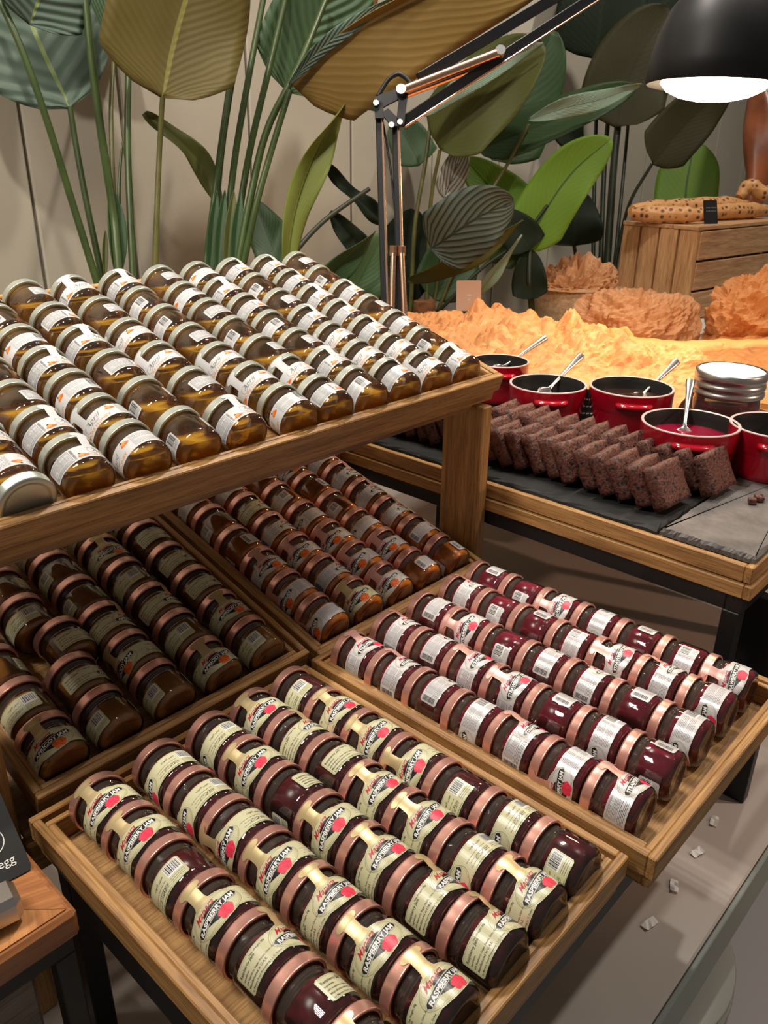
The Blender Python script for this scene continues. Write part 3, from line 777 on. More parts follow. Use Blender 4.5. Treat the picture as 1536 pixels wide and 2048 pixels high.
M['slate_lit'] = simple('lit_slate', (.115, .105, .100), .55, bump=.8, bscale=60, var=.35, vscale=30)  # paler copy of the slate: light on the front slab put into the colour
def slate(x0, x1, y0, y1, z0, z1, mat, label):
    """slab with chipped, stepped edges"""
    mb = MB(); n = 46; rnd = random.Random(int(x0*999)+int(y0*77)); cx, cy = (x0+x1)/2, (y0+y1)/2
    per = []
    def side(a, b):
        for i in range(n): per.append((a[0]+(b[0]-a[0])*i/n, a[1]+(b[1]-a[1])*i/n))
    side((x0, y0), (x1, y0)); side((x1, y0), (x1, y1)); side((x1, y1), (x0, y1)); side((x0, y1), (x0, y0))
    m = len(per); top = []; mid = []; bot = []
    for (x, y) in per:
        dx, dy = cx-x, cy-y; l = math.hypot(dx, dy); ux = (1 if dx > 0 else -1)*(abs(abs(dx)-(x1-x0)/2) < 1e-6); uy = (1 if dy > 0 else -1)*(abs(abs(dy)-(y1-y0)/2) < 1e-6)
        a, b = rnd.uniform(.002, .0065), rnd.uniform(0, .0025)
        top.append((x+ux*a-cx, y+uy*a-cy, z1-z0)); mid.append((x+ux*b-cx, y+uy*b-cy, (z1-z0)*rnd.uniform(.45, .7))); bot.append((x+ux*b*.5-cx, y+uy*b*.5-cy, 0))
    mb.add(top+mid+bot+[(0, 0, z1-z0)], [(i, (i+1) % m, 3*m) for i in range(m)] + [(m+i, m+(i+1) % m, (i+1) % m, i) for i in range(m)] + [(2*m+i, 2*m+(i+1) % m, m+(i+1) % m, m+i) for i in range(m)])
    o = link('slate_slab', mb.mesh('slate_slab', [mat])); o.location = V(cx, cy, z0); tag(o, label, 'slate')
slate(.763, 1.31, .318, .99, -.3662, -.3602, 'slate', 'dark slate slab lying under the rows of brownies')
slate(.766, 1.31, .214, .3165, -.3662, -.3585, 'slate_lit', 'slate slab with painted-in light and chipped edge at the front of the brownie table')
# brownies
def brownie_mat():
    m, nt, b = new_mat('brownie'); N, L = nt.nodes, nt.links
    tc = N.new('ShaderNodeTexCoord'); oi = N.new('ShaderNodeObjectInfo'); ad = N.new('ShaderNodeVectorMath')
    L.new(tc.outputs['Object'], ad.inputs[0]); L.new(oi.outputs['Random'], ad.inputs[1])
    v = N.new('ShaderNodeTexVoronoi'); v.inputs['Scale'].default_value = 135; L.new(ad.outputs[0], v.inputs['Vector'])
    n = N.new('ShaderNodeTexNoise'); n.inputs['Scale'].default_value = 330; n.inputs['Detail'].default_value = 5; L.new(ad.outputs[0], n.inputs['Vector'])
    r = N.new('ShaderNodeValToRGB'); e = r.color_ramp.elements; e[0].position = .22; e[0].color = (.012, .004, .003, 1); e[1].position = .36; e[1].color = (.105, .035, .023, 1)
    L.new(v.outputs['Distance'], r.inputs[0])
    r2 = N.new('ShaderNodeValToRGB'); e = r2.color_ramp.elements; e[0].position = .3; e[0].color = (.45, .4, .4, 1); e[1].position = .7; e[1].color = (1.5, 1.45, 1.4, 1); L.new(n.outputs['Fac'], r2.inputs[0])
    mx = N.new('ShaderNodeMixRGB'); mx.blend_type = 'MULTIPLY'; mx.inputs[0].default_value = 1; L.new(r.outputs[0], mx.inputs[1]); L.new(r2.outputs[0], mx.inputs[2]); L.new(mx.outputs[0], b.inputs['Base Color'])
    b.inputs['Roughness'].default_value = .55
    ma = N.new('ShaderNodeMath'); ma.operation = 'ADD'; L.new(r.outputs[0], ma.inputs[0]); L.new(n.outputs['Fac'], ma.inputs[1])
    bp = N.new('ShaderNodeBump'); bp.inputs['Strength'].default_value = .9; bp.inputs['Distance'].default_value = .002; L.new(ma.outputs[0], bp.inputs['Height']); L.new(bp.outputs[0], b.inputs['Normal'])
    return m
M['brownie'] = brownie_mat()
def brownie_mesh(seed, w, t, h):
    """bread-slice block with rough, slightly sunken faces; base edge at y=0 z=0"""
    rnd = random.Random(seed); nx, ny, nz = 10, 3, 8; vid = {}; vs = []
    def vert(i, j, k):
        if (i, j, k) in vid: return vid[(i, j, k)]
        p = Vector(((i/nx-.5)*w, (j/ny)*t, (k/nz)*h)); q = p*90+Vector((seed*3.1, 0, 0))
        p += Vector((mnoise.noise(q), mnoise.noise(q+Vector((9, 0, 0)))*.9, mnoise.noise(q+Vector((0, 9, 0)))))*.0016
        e = (i in (0, nx))+(j in (0, ny))+(k in (0, nz))
        if e >= 2: p += (Vector((0, t/2, h/2))-p).normalized()*.0014
        vid[(i, j, k)] = len(vs); vs.append(p); return vid[(i, j, k)]
    fs = []
    for i in range(nx):
        for j in range(ny): fs.append((vert(i, j, 0), vert(i, j+1, 0), vert(i+1, j+1, 0), vert(i+1, j, 0))); fs.append((vert(i, j, nz), vert(i+1, j, nz), vert(i+1, j+1, nz), vert(i, j+1, nz)))
        for k in range(nz): fs.append((vert(i, 0, k), vert(i+1, 0, k), vert(i+1, 0, k+1), vert(i, 0, k+1))); fs.append((vert(i, ny, k), vert(i, ny, k+1), vert(i+1, ny, k+1), vert(i+1, ny, k)))
    for j in range(ny):
        for k in range(nz): fs.append((vert(0, j, k), vert(0, j, k+1), vert(0, j+1, k+1), vert(0, j+1, k))); fs.append((vert(nx, j, k), vert(nx, j+1, k), vert(nx, j+1, k+1), vert(nx, j, k+1)))
    mb = MB(); mb.add(vs, fs, 0, True); return mb.mesh('brownie_slice', ['brownie'])
bms = [brownie_mesh(s, .058, .0175, .050) for s in range(6)]
rnd = random.Random(12)
for row, (xc, y0, n, sp) in enumerate(((.826, .322, 19, .0232), (.905, .302, 13, .0238))):
    for k in range(n):
        o = link('brownie_slice', bms[(k*2+row*3+k//5) % 6])
        lean = math.radians(31+rnd.uniform(-4, 4))
        o.matrix_world = T(V(xc+rnd.uniform(-.004, .004)-(.006 if row and k > 3 else 0), y0+sp*k+rnd.uniform(-.0015, .0015), -.3590+(.0005 if row == 0 else .0005))) @ Rz(rnd.uniform(-.09, .09)) @ Rx(-lean)
        # the tipped slice stands on its rear lower edge
        o.location.z += math.sin(lean)*.0175
        which = 'near' if row == 0 else 'far'
        tag(o, ('foremost brownie slice of the row %s the table edge' % ('along' if row == 0 else 'away from')) if k == 0 else 'brownie slice in the row %s the table edge, %s from its front' % ('along' if row == 0 else 'away from', ORD[k] if k < 16 else ['seventeenth', 'eighteenth', 'nineteenth'][k-16]), 'brownie', 'brownie slices on slate')
for k, (u, v) in enumerate(((1525, 1000), (1512, 1006))):
    o = link('brownie_crumb', brownie_mesh(30+k, .012-.004*k, .009, .008)); o.location = atz(u, v, -.3585); o.rotation_euler = (0, 0, .6)
    tag(o, ('larger' if k == 0 else 'smaller')+' brownie crumb lying on the front slate', 'crumb')

# red pots
M['red_enamel'] = simple('red_enamel', (.36, .004, .016), .16, coat=.6)
M['pot_black'] = simple('matt_black_enamel', (.012, .011, .010), .45)
M['pot_rim'] = simple('pale_rim', (.55, .42, .40), .3)
M['berry_sauce'] = simple('berry_sauce', (.20, .004, .025), .12)
M['dark_sauce'] = simple('dark_compote', (.018, .008, .006), .2, bump=1.0, bscale=160)
def red_pot(c, r, label, hang, sauce, level):
    e = empty('red_pot', T(c), label, 'pot', 'red enamel pots'); h = .0635; k = r/.058
    def lt(name, prof, mat, n=56): return link(name, MB().lathe(prof, n).mesh(name, [mat]), e)
    b = lt('pot_body', [(0, 0), (.047*k, 0), (.0515*k, .003), (.0535*k, .010), (.0555*k, .034), (.0562*k, .0365), (.0575*k, .0385), (.058*k, h-.0012)], 'red_enamel')
    lt('rim', [(.058*k, h-.0012), (.0579*k, h), (.0560*k, h+.0004), (.0545*k, h-.0006)], 'pot_rim')
    lt('lining', [(.0545*k, h-.0006), (.052*k, h-.010), (.0495*k, .012), (.042*k, .006), (0, .006)], 'pot_black')
    for s in (0, PI):
        mb = MB(); a0 = .42; n = 12; prof = [(0, -.0055), (.0095, -.003), (.0115, .0005), (.0095, .004), (0, .0055)]; vs = []
        for i in range(n+1):
            t = i/n*2-1; a = t*a0; q = (1-abs(t)**5)
            for dx, dz in prof: vs.append(Vector(((.0562*k+dx*(.45+.55*q))*math.sin(a), -(.0562*k+dx*(.45+.55*q))*math.cos(a), .0485+dz*.9)))
        m = len(prof); fs = [(i*m+j, (i+1)*m+j, (i+1)*m+j+1, i*m+j+1) for i in range(n) for j in range(m-1)]
        fs += [tuple(range(m)), tuple(n*m+j for j in reversed(range(m)))]
        mb.add(vs, fs, 0, True); link('handle', mb.mesh('handle', ['red_enamel']), e, Rz(hang+s))
    if sauce: lt('sauce', [((.0495+.004*(level/.05))*k, level), (.03*k, level+.0006), (0, level+.0004)], sauce)
    return e
PZ = -.3598
POTS = [((1.055, .738), .047, 'small red pot half hidden behind the honey tray corner', 'dark_sauce', .030), ((.990, .606), .0555, 'red pot with dark inside, behind the far brownies', 'dark_sauce', .022),
        ((1.062, .512), .0595, 'red pot of dark chunky compote beside the chalk sign', 'dark_sauce', .046), ((.958, .378), .0595, 'red pot of bright berry sauce behind the front brownies', 'berry_sauce', .044),
        ((1.023, .295), .056, 'red pot cut off by the right edge of the picture', 'dark_sauce', .03)]
PC = []
for (x, y), r, lab, sc_, lv in POTS:
    c = V(x, y, PZ); PC.append(c); hang = math.atan2(-x, y)+PI  # handles point toward the aisle
    red_pot(c, r, lab, math.atan2(-x+.0, y)*-1+.0 if False else -math.atan2(x, y)+.12, sc_, lv)
# spoons
def spoon(base, tip, label):
    b, t = Vector(base), Vector(tip); d = (t-b); L = d.length; d.normalize()
    side = d.cross(CAMP-b).normalized(); nrm = side.cross(d); mb = MB(); n = 26; m = 8; vs = []
    for i in range(n+1):
        s = i/n; z = s*L
        hw = .012*math.sin(PI*min(1, max(.04, s/.24)))**.6 if s < .24 else .0028+.0036*max(0, (s-.45)/.55)**1.5*(1 if s < .97 else .75)
        if .17 < s < .3: hw = max(hw, .0028)
        th = .0009+.0006*(s > .25)
        dip = -.004*math.sin(PI*min(1, s/.24)) if s < .24 else 0
        for j in range(m):
            a = 2*PI*j/m; vs.append(b+d*z+side*hw*math.cos(a)+nrm*(th*math.sin(a)+dip*(1-abs(math.cos(a)))))
    mb.add(vs, [(i*m+j, i*m+(j+1) % m, (i+1)*m+(j+1) % m, (i+1)*m+j) for i in range(n) for j in range(m)], 0, True)
    mb.add(vs[-m:], [tuple(range(m))]); mb.add(vs[:m], [tuple(reversed(range(m)))])
    o = link('spoon', mb.mesh('spoon', ['steel_bright'])); tag(o, label, 'spoon', 'spoons in the red pots')
M['steel_bright'] = simple('polished_steel', (.78, .76, .73), .18, 1.0)
def depth(p): return (Vector(p)-CAMP).dot(CF)
for c, (bu, bv), (tu, tv), lab in ((PC[0], (994, 732), (1086, 668), 'steel spoon in the small pot behind the honey tray'), (PC[1], (1088, 775), (1159, 702), 'steel spoon in the pot behind the far brownies'),
        (PC[2], (1278, 787), (1353, 714), 'steel spoon in the pot of chunky compote'), (PC[3], (1366, 850), (1379, 752), 'brightly lit steel spoon standing in the berry sauce')):
    d0 = depth(c)+.005; b = at(bu, bv, d0); t = at(tu, tv, d0+.035)
    dd = (b-t).normalized(); spoon(b+dd*.022, t, lab)
# chalk sign
sg = empty('chalk_sign', T(V(1.005, .543, PZ)) @ Rz(math.radians(-52)) @ Rx(math.radians(-22)), 'small black sign with white writing between two red pots', 'sign')
mb = MB(); mb.add(*slab_from(rounded(.030, .062, .002), .002)); link('card', mb.mesh('card', ['card_black']), sg)
mb = MB(); rnd = random.Random(2)
for k in range(4):
    x = -.009
    while x < .009:
        w = rnd.uniform(.002, .005); mb.add([Vector((x, -.0003, .016+k*.010)), Vector((x+w, -.0003, .0165+k*.010)), Vector((x+w, -.0003, .0185+k*.010)), Vector((x, -.0003, .018+k*.010))], [(0, 1, 2, 3)]); x += w+.0015
link('lettering', mb.mesh('lettering', ['ink_white']), sg)
# preserving jar with steel rings
gj = empty('preserving_jar', T(V(1.135, .402, PZ)), 'glass preserving jar with steel ring lid and white top behind pots', 'jar')
link('glass_body', MB().lathe([(0, 0), (.040, 0), (.044, .004), (.045, .05), (.043, .058), (.041, .062)], 48).mesh('glass_body', ['glass']), gj)
link('contents', MB().lathe([(0, .003), (.039, .003), (.0425, .008), (.0425, .046), (0, .046)], 40).mesh('contents', ['berry_sauce']), gj)
link('lid_band', MB().lathe([(.042, .060), (.0475, .060), (.0485, .063), (.0475, .067), (.0455, .069), (.0475, .071), (.0485, .074), (.0475, .078), (.0455, .080), (.0475, .082), (.0485, .086), (.0480, .093), (.0465, .0945), (.0445, .0945)], 56).mesh('lid_band', ['steel']), gj)
M['white_enamel'] = simple('white_enamel', (.8, .78, .74), .35)
link('lid_top', MB().lathe([(.0445, .0930), (.042, .0942), (0, .0945)], 48).mesh('lid_top', ['white_enamel']), gj)
for o in list(COL.objects):      # the whole brownie table stands clear of the wooden posts
    if o not in _before and o.parent is None: o.location += Vector((.0195, .0054, -.0093))
# neighbouring black stand: only its leg shows at the right edge
ns = empty('black_stand', T(V(1.05, .16, CZ)), 'black metal stand whose broad leg stands on the counter at right', 'stand')
for x0, x1, y0, y1, z0, z1, nm in ((.834, .850, .190, .236, CZ, -.4325, 'leg'), (1.25, 1.266, .160, .20, CZ, -.4325, 'leg')):
    link(nm, MB().box(((x0+x1)/2-1.05, (y0+y1)/2-.16, (z0+z1)/2-CZ), (x1-x0, y1-y0, z1-z0), .001).mesh(nm, ['black_metal']), ns)
link('top_bar', MB().box((.01, .03, -.440-CZ), (.40, .014, .012), .001).mesh('top_bar', ['black_metal']), ns)

# ------------------------------------------------------------------ far buffet table, crate, bread, paper
M['white_cloth'] = simple('pale_table_top', (.62, .66, .62), .5)
ft = empty('far_table', T(V(2.05, .85, CZ)), 'pale far table carrying crate and orange paper', 'table')
link('table_top', MB().box((0, -.105, -.410-CZ), (1.36, .85, .03), .004).mesh('table_top', ['white_cloth']), ft)
for x in (-.6, .6):
    for y in (-.45, .25): link('leg', MB().box((x, y, (-.425-CZ)/2), (.04, .04, -.425-CZ), .002).mesh('leg', ['black_metal']), ft)
FT = -.395
def crumple(p, s, a):
    d, _ = mnoise.voronoi(p*s); e, _ = mnoise.voronoi(p*s*2.3+Vector((5, 1, 3)))
    f, _ = mnoise.voronoi(p*s*5.1+Vector((2, 8, 1)))
    return a*((d[1]-d[0])*-.9+(e[1]-e[0])*-.45+(f[1]-f[0])*-.22+.6*mnoise.noise(p*s*.6))
def paper_mat(name, col):
    m, nt, b = new_mat(name); N, L = nt.nodes, nt.links
    b.inputs['Base Color'].default_value = (*col, 1); b.inputs['Roughness'].default_value = .55
    tc = N.new('ShaderNodeTexCoord'); v = N.new('ShaderNodeTexVoronoi'); v.feature = 'DISTANCE_TO_EDGE'; v.inputs['Scale'].default_value = 38
    n = N.new('ShaderNodeTexNoise'); n.inputs['Scale'].default_value = 9; L.new(tc.outputs['Object'], n.inputs['Vector'])
    mx = N.new('ShaderNodeMixRGB'); mx.inputs[0].default_value = .12; L.new(tc.outputs['Object'], mx.inputs[1]); L.new(n.outputs['Color'], mx.inputs[2]); L.new(mx.outputs[0], v.inputs['Vector'])
    bp = N.new('ShaderNodeBump'); bp.inputs['Strength'].default_value = .55; bp.inputs['Distance'].default_value = .006; L.new(v.outputs['Distance'], bp.inputs['Height']); L.new(bp.outputs[0], b.inputs['Normal'])
    tl = N.new('ShaderNodeBsdfTranslucent'); tl.inputs[0].default_value = (*col, 1); ms = N.new('ShaderNodeMixShader'); ms.inputs[0].default_value = .3
    L.new(b.outputs[0], ms.inputs[1]); L.new(tl.outputs[0], ms.inputs[2]); L.new(ms.outputs[0], N['Material Output'].inputs[0])
    return m
M['orange_paper'] = paper_mat('orange_tissue_paper', (.78, .36, .13))
M['tan_paper'] = paper_mat('tan_tissue_paper', (.66, .34, .16))
def sheet(name, label, corners, hfun, nu, nv, mat, amp, scale, seed):
    """crumpled sheet: corners (x, y) quad, hfun(u, v) height over the table"""
    A, B, C_, D = [Vector((*c, 0)) for c in corners]; vs = []; cen = (A+B+C_+D)/4
    for i in range(nu+1):
        for j in range(nv+1):
            u, v = i/nu, j/nv; p = A.lerp(B, u).lerp(D.lerp(C_, u), v)
            q = p+Vector((seed, 0, 0)); ed = min(u, v, 1-u, 1-v)
            h = hfun(u, v)+abs(crumple(q, scale, amp))*(.35+.65*min(1, ed*5))
            p = p+Vector((mnoise.noise(q*9), mnoise.noise(q*9+Vector((0, 7, 0))), 0))*.018
            vs.append((p.x-cen.x, p.y-cen.y, max(.001, h)))
    mb = MB(); mb.add(vs, [(i*(nv+1)+j, (i+1)*(nv+1)+j, (i+1)*(nv+1)+j+1, i*(nv+1)+j+1) for i in range(nu) for j in range(nv)], 0, False)
    o = link(name, mb.mesh(name, [mat])); o.location = V(cen.x, cen.y, FT); tag(o, label, 'paper', 'orange tissue paper'); return o
def bump2(u, v, cu, cv, ru, rv, h): return h*math.exp(-((u-cu)/ru)**2-((v-cv)/rv)**2)
def runner_h(u, v):
    base = .040 if v < .35 else .040-.036*min(1, (v-.35)/.3)
    return base+bump2(u, v, .18, .55, .16, .35, .03)+bump2(u, v, .42, .45, .16, .28, .055)+bump2(u, v, .70, .30, .18, .22, .05)+bump2(u, v, .93, .35, .10, .3, .035)
sheet('tissue_paper', 'long crumpled orange tissue sheet behind the red pots', [(1.150, 1.20), (1.140, .475), (1.66, .50), (1.66, 1.24)], runner_h, 170, 100, 'orange_paper', .048, 14, 1)
sheet('tissue_paper', 'flat darker orange tissue sheet right of the preserving jar', [(1.375, .69), (1.39, .335), (2.35, .335), (2.35, .69)],
      lambda u, v: .012+bump2(u, v, .3, .7, .4, .3, .012), 44, 100, 'orange_paper', .034, 11, 4)
# bright fold of paper sticking out toward the right
def fold_strip(label, pts, wid, mat):
    P = smooth_pts(pts, 24); n = len(P)-1; m = 8; vs = []
    for i, p in enumerate(P):
        t = i/n; tg = (P[min(i+1, n)]-P[max(i-1, 0)]).normalized(); sd = tg.cross(Vector((0, 0, 1))).normalized(); w = wid*(1-.55*t)
        for j in range(m+1):
            a = (j/m-.5)*2.6; vs.append(p+sd*w*math.sin(a)+Vector((0, 0, w*.9*math.cos(a)+.004*mnoise.noise(p*60+Vector((j, 0, 0))))))
    mb = MB(); mb.add(vs, [(i*(m+1)+j, (i+1)*(m+1)+j, (i+1)*(m+1)+j+1, i*(m+1)+j+1) for i in range(n) for j in range(m)], 0, True)
    o = link('tissue_paper', mb.mesh('tissue_paper', [mat])); tag(o, label, 'paper', 'orange tissue paper')
fold_strip('rolled fold of tissue pointing right under the lamp glow', [V(1.40, .72, -.335), V(1.46, .62, -.335), V(1.50, .54, -.322), V(1.53, .475, -.312)], .030, 'orange_paper')
fold_strip('small pointed tissue fold standing behind the preserving jar', [V(1.50, .43, -.37), V(1.52, .42, -.345), V(1.525, .415, -.325)], .020, 'orange_paper')
def mound(name, label, c, rx, ry, h, mat, seed, amp=.05, scale=11, flare=0.0):
    nu, nv = 120, 36; vs = []
    for j in range(nv+1):
        t = j/nv
        for i in range(nu):
            a = 2*PI*i/nu; rr = math.cos(t*PI/2)**.6 if t < 1 else 0
            p = Vector((rx*rr*math.cos(a), ry*rr*math.sin(a), h*math.sin(t*PI/2)**.8)); q = p+Vector((seed, seed*.5, 0))
            d = crumple(q, scale, amp); n = Vector((p.x/rx**2, p.y/ry**2, p.z/h**2+1e-6)).normalized()
            p = p+n*d*(1 if t > 0 else .3)
            if flare and t > .75: p.z += flare*(t-.75)*4*abs(math.sin(a*2.5+seed)); p.xy = p.xy*(1+.6*(t-.75))
            p.z = max(p.z, 0.0); vs.append(p)
    mb = MB(); mb.add(vs, [(j*nu+i, j*nu+(i+1) % nu, (j+1)*nu+(i+1) % nu, (j+1)*nu+i) for j in range(nv) for i in range(nu)], 0, False)
    o = link(name, mb.mesh(name, [mat])); o.location = c; tag(o, label, 'paper', 'orange tissue paper'); return o
mound('tissue_paper', 'rounded mound of pale orange tissue in front of the crate', V(1.78, .865, FT), .145, .15, .120, 'tan_paper', 3, .045, 14)
mound('tissue_paper', 'puckered tissue wrap topping the burlap basket beside the crate', V(1.86, 1.075, FT+.090), .115, .105, .062, 'tan_paper', 6, .05, 17, .035)
mound('tissue_paper', 'large heap of orange tissue against the crate at right', V(2.00, .655, FT), .17, .135, .150, 'orange_paper', 9, .07, 13, .04)
# burlap basket under the wrap
M['burlap'] = simple('burlap', (.46, .31, .19), .9, bump=1.0, bscale=260, var=.25, vscale=120)
bk = empty('burlap_basket', T(V(1.86, 1.075, FT)), 'round burlap covered basket under puckered paper beside the crate', 'basket')
link('basket_body', MB().lathe([(0, 0), (.082, 0), (.096, .02), (.104, .06), (.100, .088), (.092, .095), (0, .095)], 40).mesh('basket_body', ['burlap']), bk)
M['board_wood'] = wood('round_board', (.42, .25, .14), (.58, .38, .24), .6)
rp = at(1205, 566, 2.26); rb = empty('cake_stand', T(Vector((rp.x, rp.y, FT+H))), 'small round wooden stand behind the puckered paper', 'stand'); rh = rp.z-FT-H
link('top', MB().lathe([(0, rh-.018), (.085, rh-.018), (.09, rh-.014), (.09, rh-.004), (.085, rh), (0, rh)], 44).mesh('top', ['board_wood']), rb)
link('pedestal', MB().lathe([(0, 0), (.05, 0), (.05, .01), (.02, .02), (.018, rh-.02), (0, rh-.02)], 28).mesh('pedestal', ['board_wood']), rb)
# crate
CR0 = Vector((2.069, .870)); CA = math.radians(-7.2); CW, CD, CZ0, CH = .46, .223, FT, -.173-FT
cr = empty('wooden_crate', T(V(CR0.x, CR0.y, FT)) @ Rz(CA), 'slatted wooden crate turned over with bread loaves on top', 'crate')
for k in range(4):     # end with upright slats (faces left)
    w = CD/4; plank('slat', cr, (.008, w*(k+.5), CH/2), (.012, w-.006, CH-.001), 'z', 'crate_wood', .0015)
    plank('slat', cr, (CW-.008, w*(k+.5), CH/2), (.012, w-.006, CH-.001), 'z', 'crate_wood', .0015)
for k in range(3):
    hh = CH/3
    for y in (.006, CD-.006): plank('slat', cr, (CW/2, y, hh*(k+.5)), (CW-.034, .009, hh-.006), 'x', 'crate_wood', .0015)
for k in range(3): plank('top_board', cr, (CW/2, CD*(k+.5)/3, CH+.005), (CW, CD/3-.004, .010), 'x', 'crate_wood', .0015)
# bread
def bread_mat():
    m, nt, b = new_mat('bread_crust'); N, L = nt.nodes, nt.links
    tc = N.new('ShaderNodeTexCoord'); v = N.new('ShaderNodeTexVoronoi'); v.inputs['Scale'].default_value = 62; v.inputs['Randomness'].default_value = .35; L.new(tc.outputs['Object'], v.inputs['Vector'])
    r = N.new('ShaderNodeValToRGB'); e = r.color_ramp.elements; e[0].position = .22; e[0].color = (.11, .035, .01, 1); e[1].position = .38; e[1].color = (.60, .30, .11, 1)
    L.new(v.outputs['Distance'], r.inputs[0]); L.new(r.outputs[0], b.inputs['Base Color']); b.inputs['Roughness'].default_value = .5
    bp = N.new('ShaderNodeBump'); bp.inputs['Strength'].default_value = .6; bp.inputs['Distance'].default_value = .004; L.new(v.outputs['Distance'], bp.inputs['Height']); L.new(bp.outputs[0], b.inputs['Normal'])
    return m
M['bread'] = bread_mat()
def loaf(pts, r, label):
    P = smooth_pts(pts, 26); n = len(P); rad = [r*(min(1, .35+3.2*i/n)**.5)*(min(1, .35+3.2*(n-1-i)/n)**.5)*(1+.05*math.sin(i*1.3)) for i in range(n)]
    mb = MB(); mb.tube(P, rad, 16); o = link('bread_loaf', mb.mesh('bread_loaf', ['bread'])); tag(o, label, 'bread', 'loaves on the crate')
ztop = -.173+.010
def crt(x, y, z=0): p = Rz(CA) @ Vector((x, y, 0)); return V(CR0.x+p.x, CR0.y+p.y, ztop+z)
loaf([crt(-.035, .175, .021), crt(.01, .105, .021), crt(.075, .045, .021)], .0215, 'spotted bread loaf lying across the near corner of the crate')
loaf([crt(.01, .205, .024), crt(.14, .19, .026), crt(.30, .15, .030), crt(.44, .12, .032)], .025, 'long spotted bread loaf along the back of the crate')
loaf([crt(.14, .10, .019), crt(.28, .075, .022), crt(.42, .05, .022)], .021, 'paler bread loaf behind the black card on the crate')
bc = empty('bread_card', T(crt(.105, .030, .0005)) @ Rz(CA+math.radians(-20)) @ Rx(math.radians(-18)), 'small black card standing before the bread loaves', 'sign')
mb = MB(); mb.add(*slab_from(rounded(.042, .058, .002), .002)); link('card', mb.mesh('card', ['card_black']), bc)
mb = MB(); rnd = random.Random(8)
for k in range(2):
    x = -.014
    while x < .013: w = rnd.uniform(.003, .006); mb.add([Vector((x, -.0004, .030+k*.008)), Vector((x+w, -.0004, .030+k*.008)), Vector((x+w, -.0004, .0325+k*.008)), Vector((x, -.0004, .0325+k*.008))], [(0, 1, 2, 3)]); x += w+.002
link('lettering', mb.mesh('lettering', ['ink_grey']), bc)
# carved brown column and bread twist at the right edge
M['carved_wood'] = simple('carved_brown_wood', (.22, .062, .022), .35, bump=.8, bscale=14, var=.45, vscale=9)
cb = at(1502, 405, 2.42)
P = smooth_pts([Vector((cb.x, cb.y, CZ+H)), Vector((cb.x, cb.y, cb.z-.2)), cb, at(1520, 330, 2.42), at(1528, 240, 2.42), at(1525, 150, 2.42), at(1560, 20, 2.42)], 40)
mb = MB(); n = 18; vs = []
for i, p in enumerate(P):
    r0 = .042+.012*math.sin(i*.33)
    for j in range(n):
        a = 2*PI*j/n; rr = r0*(1+.16*math.sin(3*a+i*.28)); vs.append(p+Vector((rr*math.cos(a), rr*math.sin(a), 0)))
mb.add(vs, [(i*n+j, i*n+(j+1) % n, (i+1)*n+(j+1) % n, (i+1)*n+j) for i in range(len(P)-1) for j in range(n)], 0, True)
o = link('carved_column', mb.mesh('carved_column', ['carved_wood'])); tag(o, 'twisted reddish brown carved wooden column at the right edge', 'column')
loaf([at(1478, 395, 2.30), at(1500, 372, 2.30), at(1530, 388, 2.30), at(1560, 370, 2.30)], .020, 'knotted bread twist resting behind the long loaf at right')
# pink card on its black clip
pk = empty('menu_card', T(at(937, 637, 1.86)) @ Rz(math.radians(-42)) @ Rx(math.radians(-12)), 'pale pink card in a black clip left of the orange paper', 'sign')
M['pink_card'] = simple('pale_pink_card', (.78, .56, .47), .45)
mb = MB(); mb.add(*slab_from([(x, z+.008) for x, z in rounded(.056, .076, .003)], .002)); link('card', mb.mesh('card', ['pink_card']), pk)
mb = MB()
for x, z, w in ((-.004, .050, .010), (-.002, .040, .005)): mb.add([Vector((x, -.0004, z)), Vector((x+w, -.0004, z)), Vector((x+w, -.0004, z+.003)), Vector((x, -.0004, z+.003))], [(0, 1, 2, 3)])
link('lettering', mb.mesh('lettering', ['ink_white']), pk)
mb = MB(); mb.tube([Vector((-.022, .001, .006)), Vector((.024, .001, .006))], .011, 14); link('clip', mb.mesh('clip', ['black_metal']), pk)

# ------------------------------------------------------------------ heat lamp
M['lamp_black'] = simple('lamp_black', (.011, .011, .012), .45, spec=.3)
M['copper'] = simple('copper_sheen', (.75, .47, .33), .25, 1.0)
lamp_p = Vector((1.352, .579, .0935+H))       # centre of the rim
lm = empty('heat_lamp', T(at(776, 640, 1.235)), 'black jointed heat lamp with a lit bulb behind the honey tray', 'lamp')
LI = lm.matrix_world.inverted()
def lpart(name, mb, mat, parent=None, m=None): 
    o = link(name, mb.mesh(name, mat if isinstance(mat, list) else [mat]), lm if parent is None else parent)
    return o
def L_(p): return LI @ Vector(p)
def bar(name, a, b, w, t, mat, face=None):
    a, b = L_(a), L_(b); d = (b-a).normalized(); f = (Vector((-.62, -.68, .0)) if face is None else face); s = d.cross(f).normalized(); f2 = s.cross(d)
    m = Matrix(((d.x, s.x, f2.x, (a.x+b.x)/2), (d.y, s.y, f2.y, (a.y+b.y)/2), (d.z, s.z, f2.z, (a.z+b.z)/2), (0, 0, 0, 1)))
    o = link(name, MB().box((0, 0, 0), ((b-a).length, w, t), .0008).mesh(name, [mat]), lm, m); return o
D1 = 1.235
bar('pole', at(758, 232, D1), at(772, 690, D1), .0105, .010, 'lamp_black'); bar('pole', at(790, 250, D1), at(803, 690, D1), .0095, .010, 'lamp_black')
bar('pole_trim', at(764.5, 236, D1-.003), at(778, 690, D1-.003), .0035, .006, 'copper'); bar('pole_trim', at(797, 256, D1-.003), at(809, 690, D1-.003), .0040, .006, 'copper')
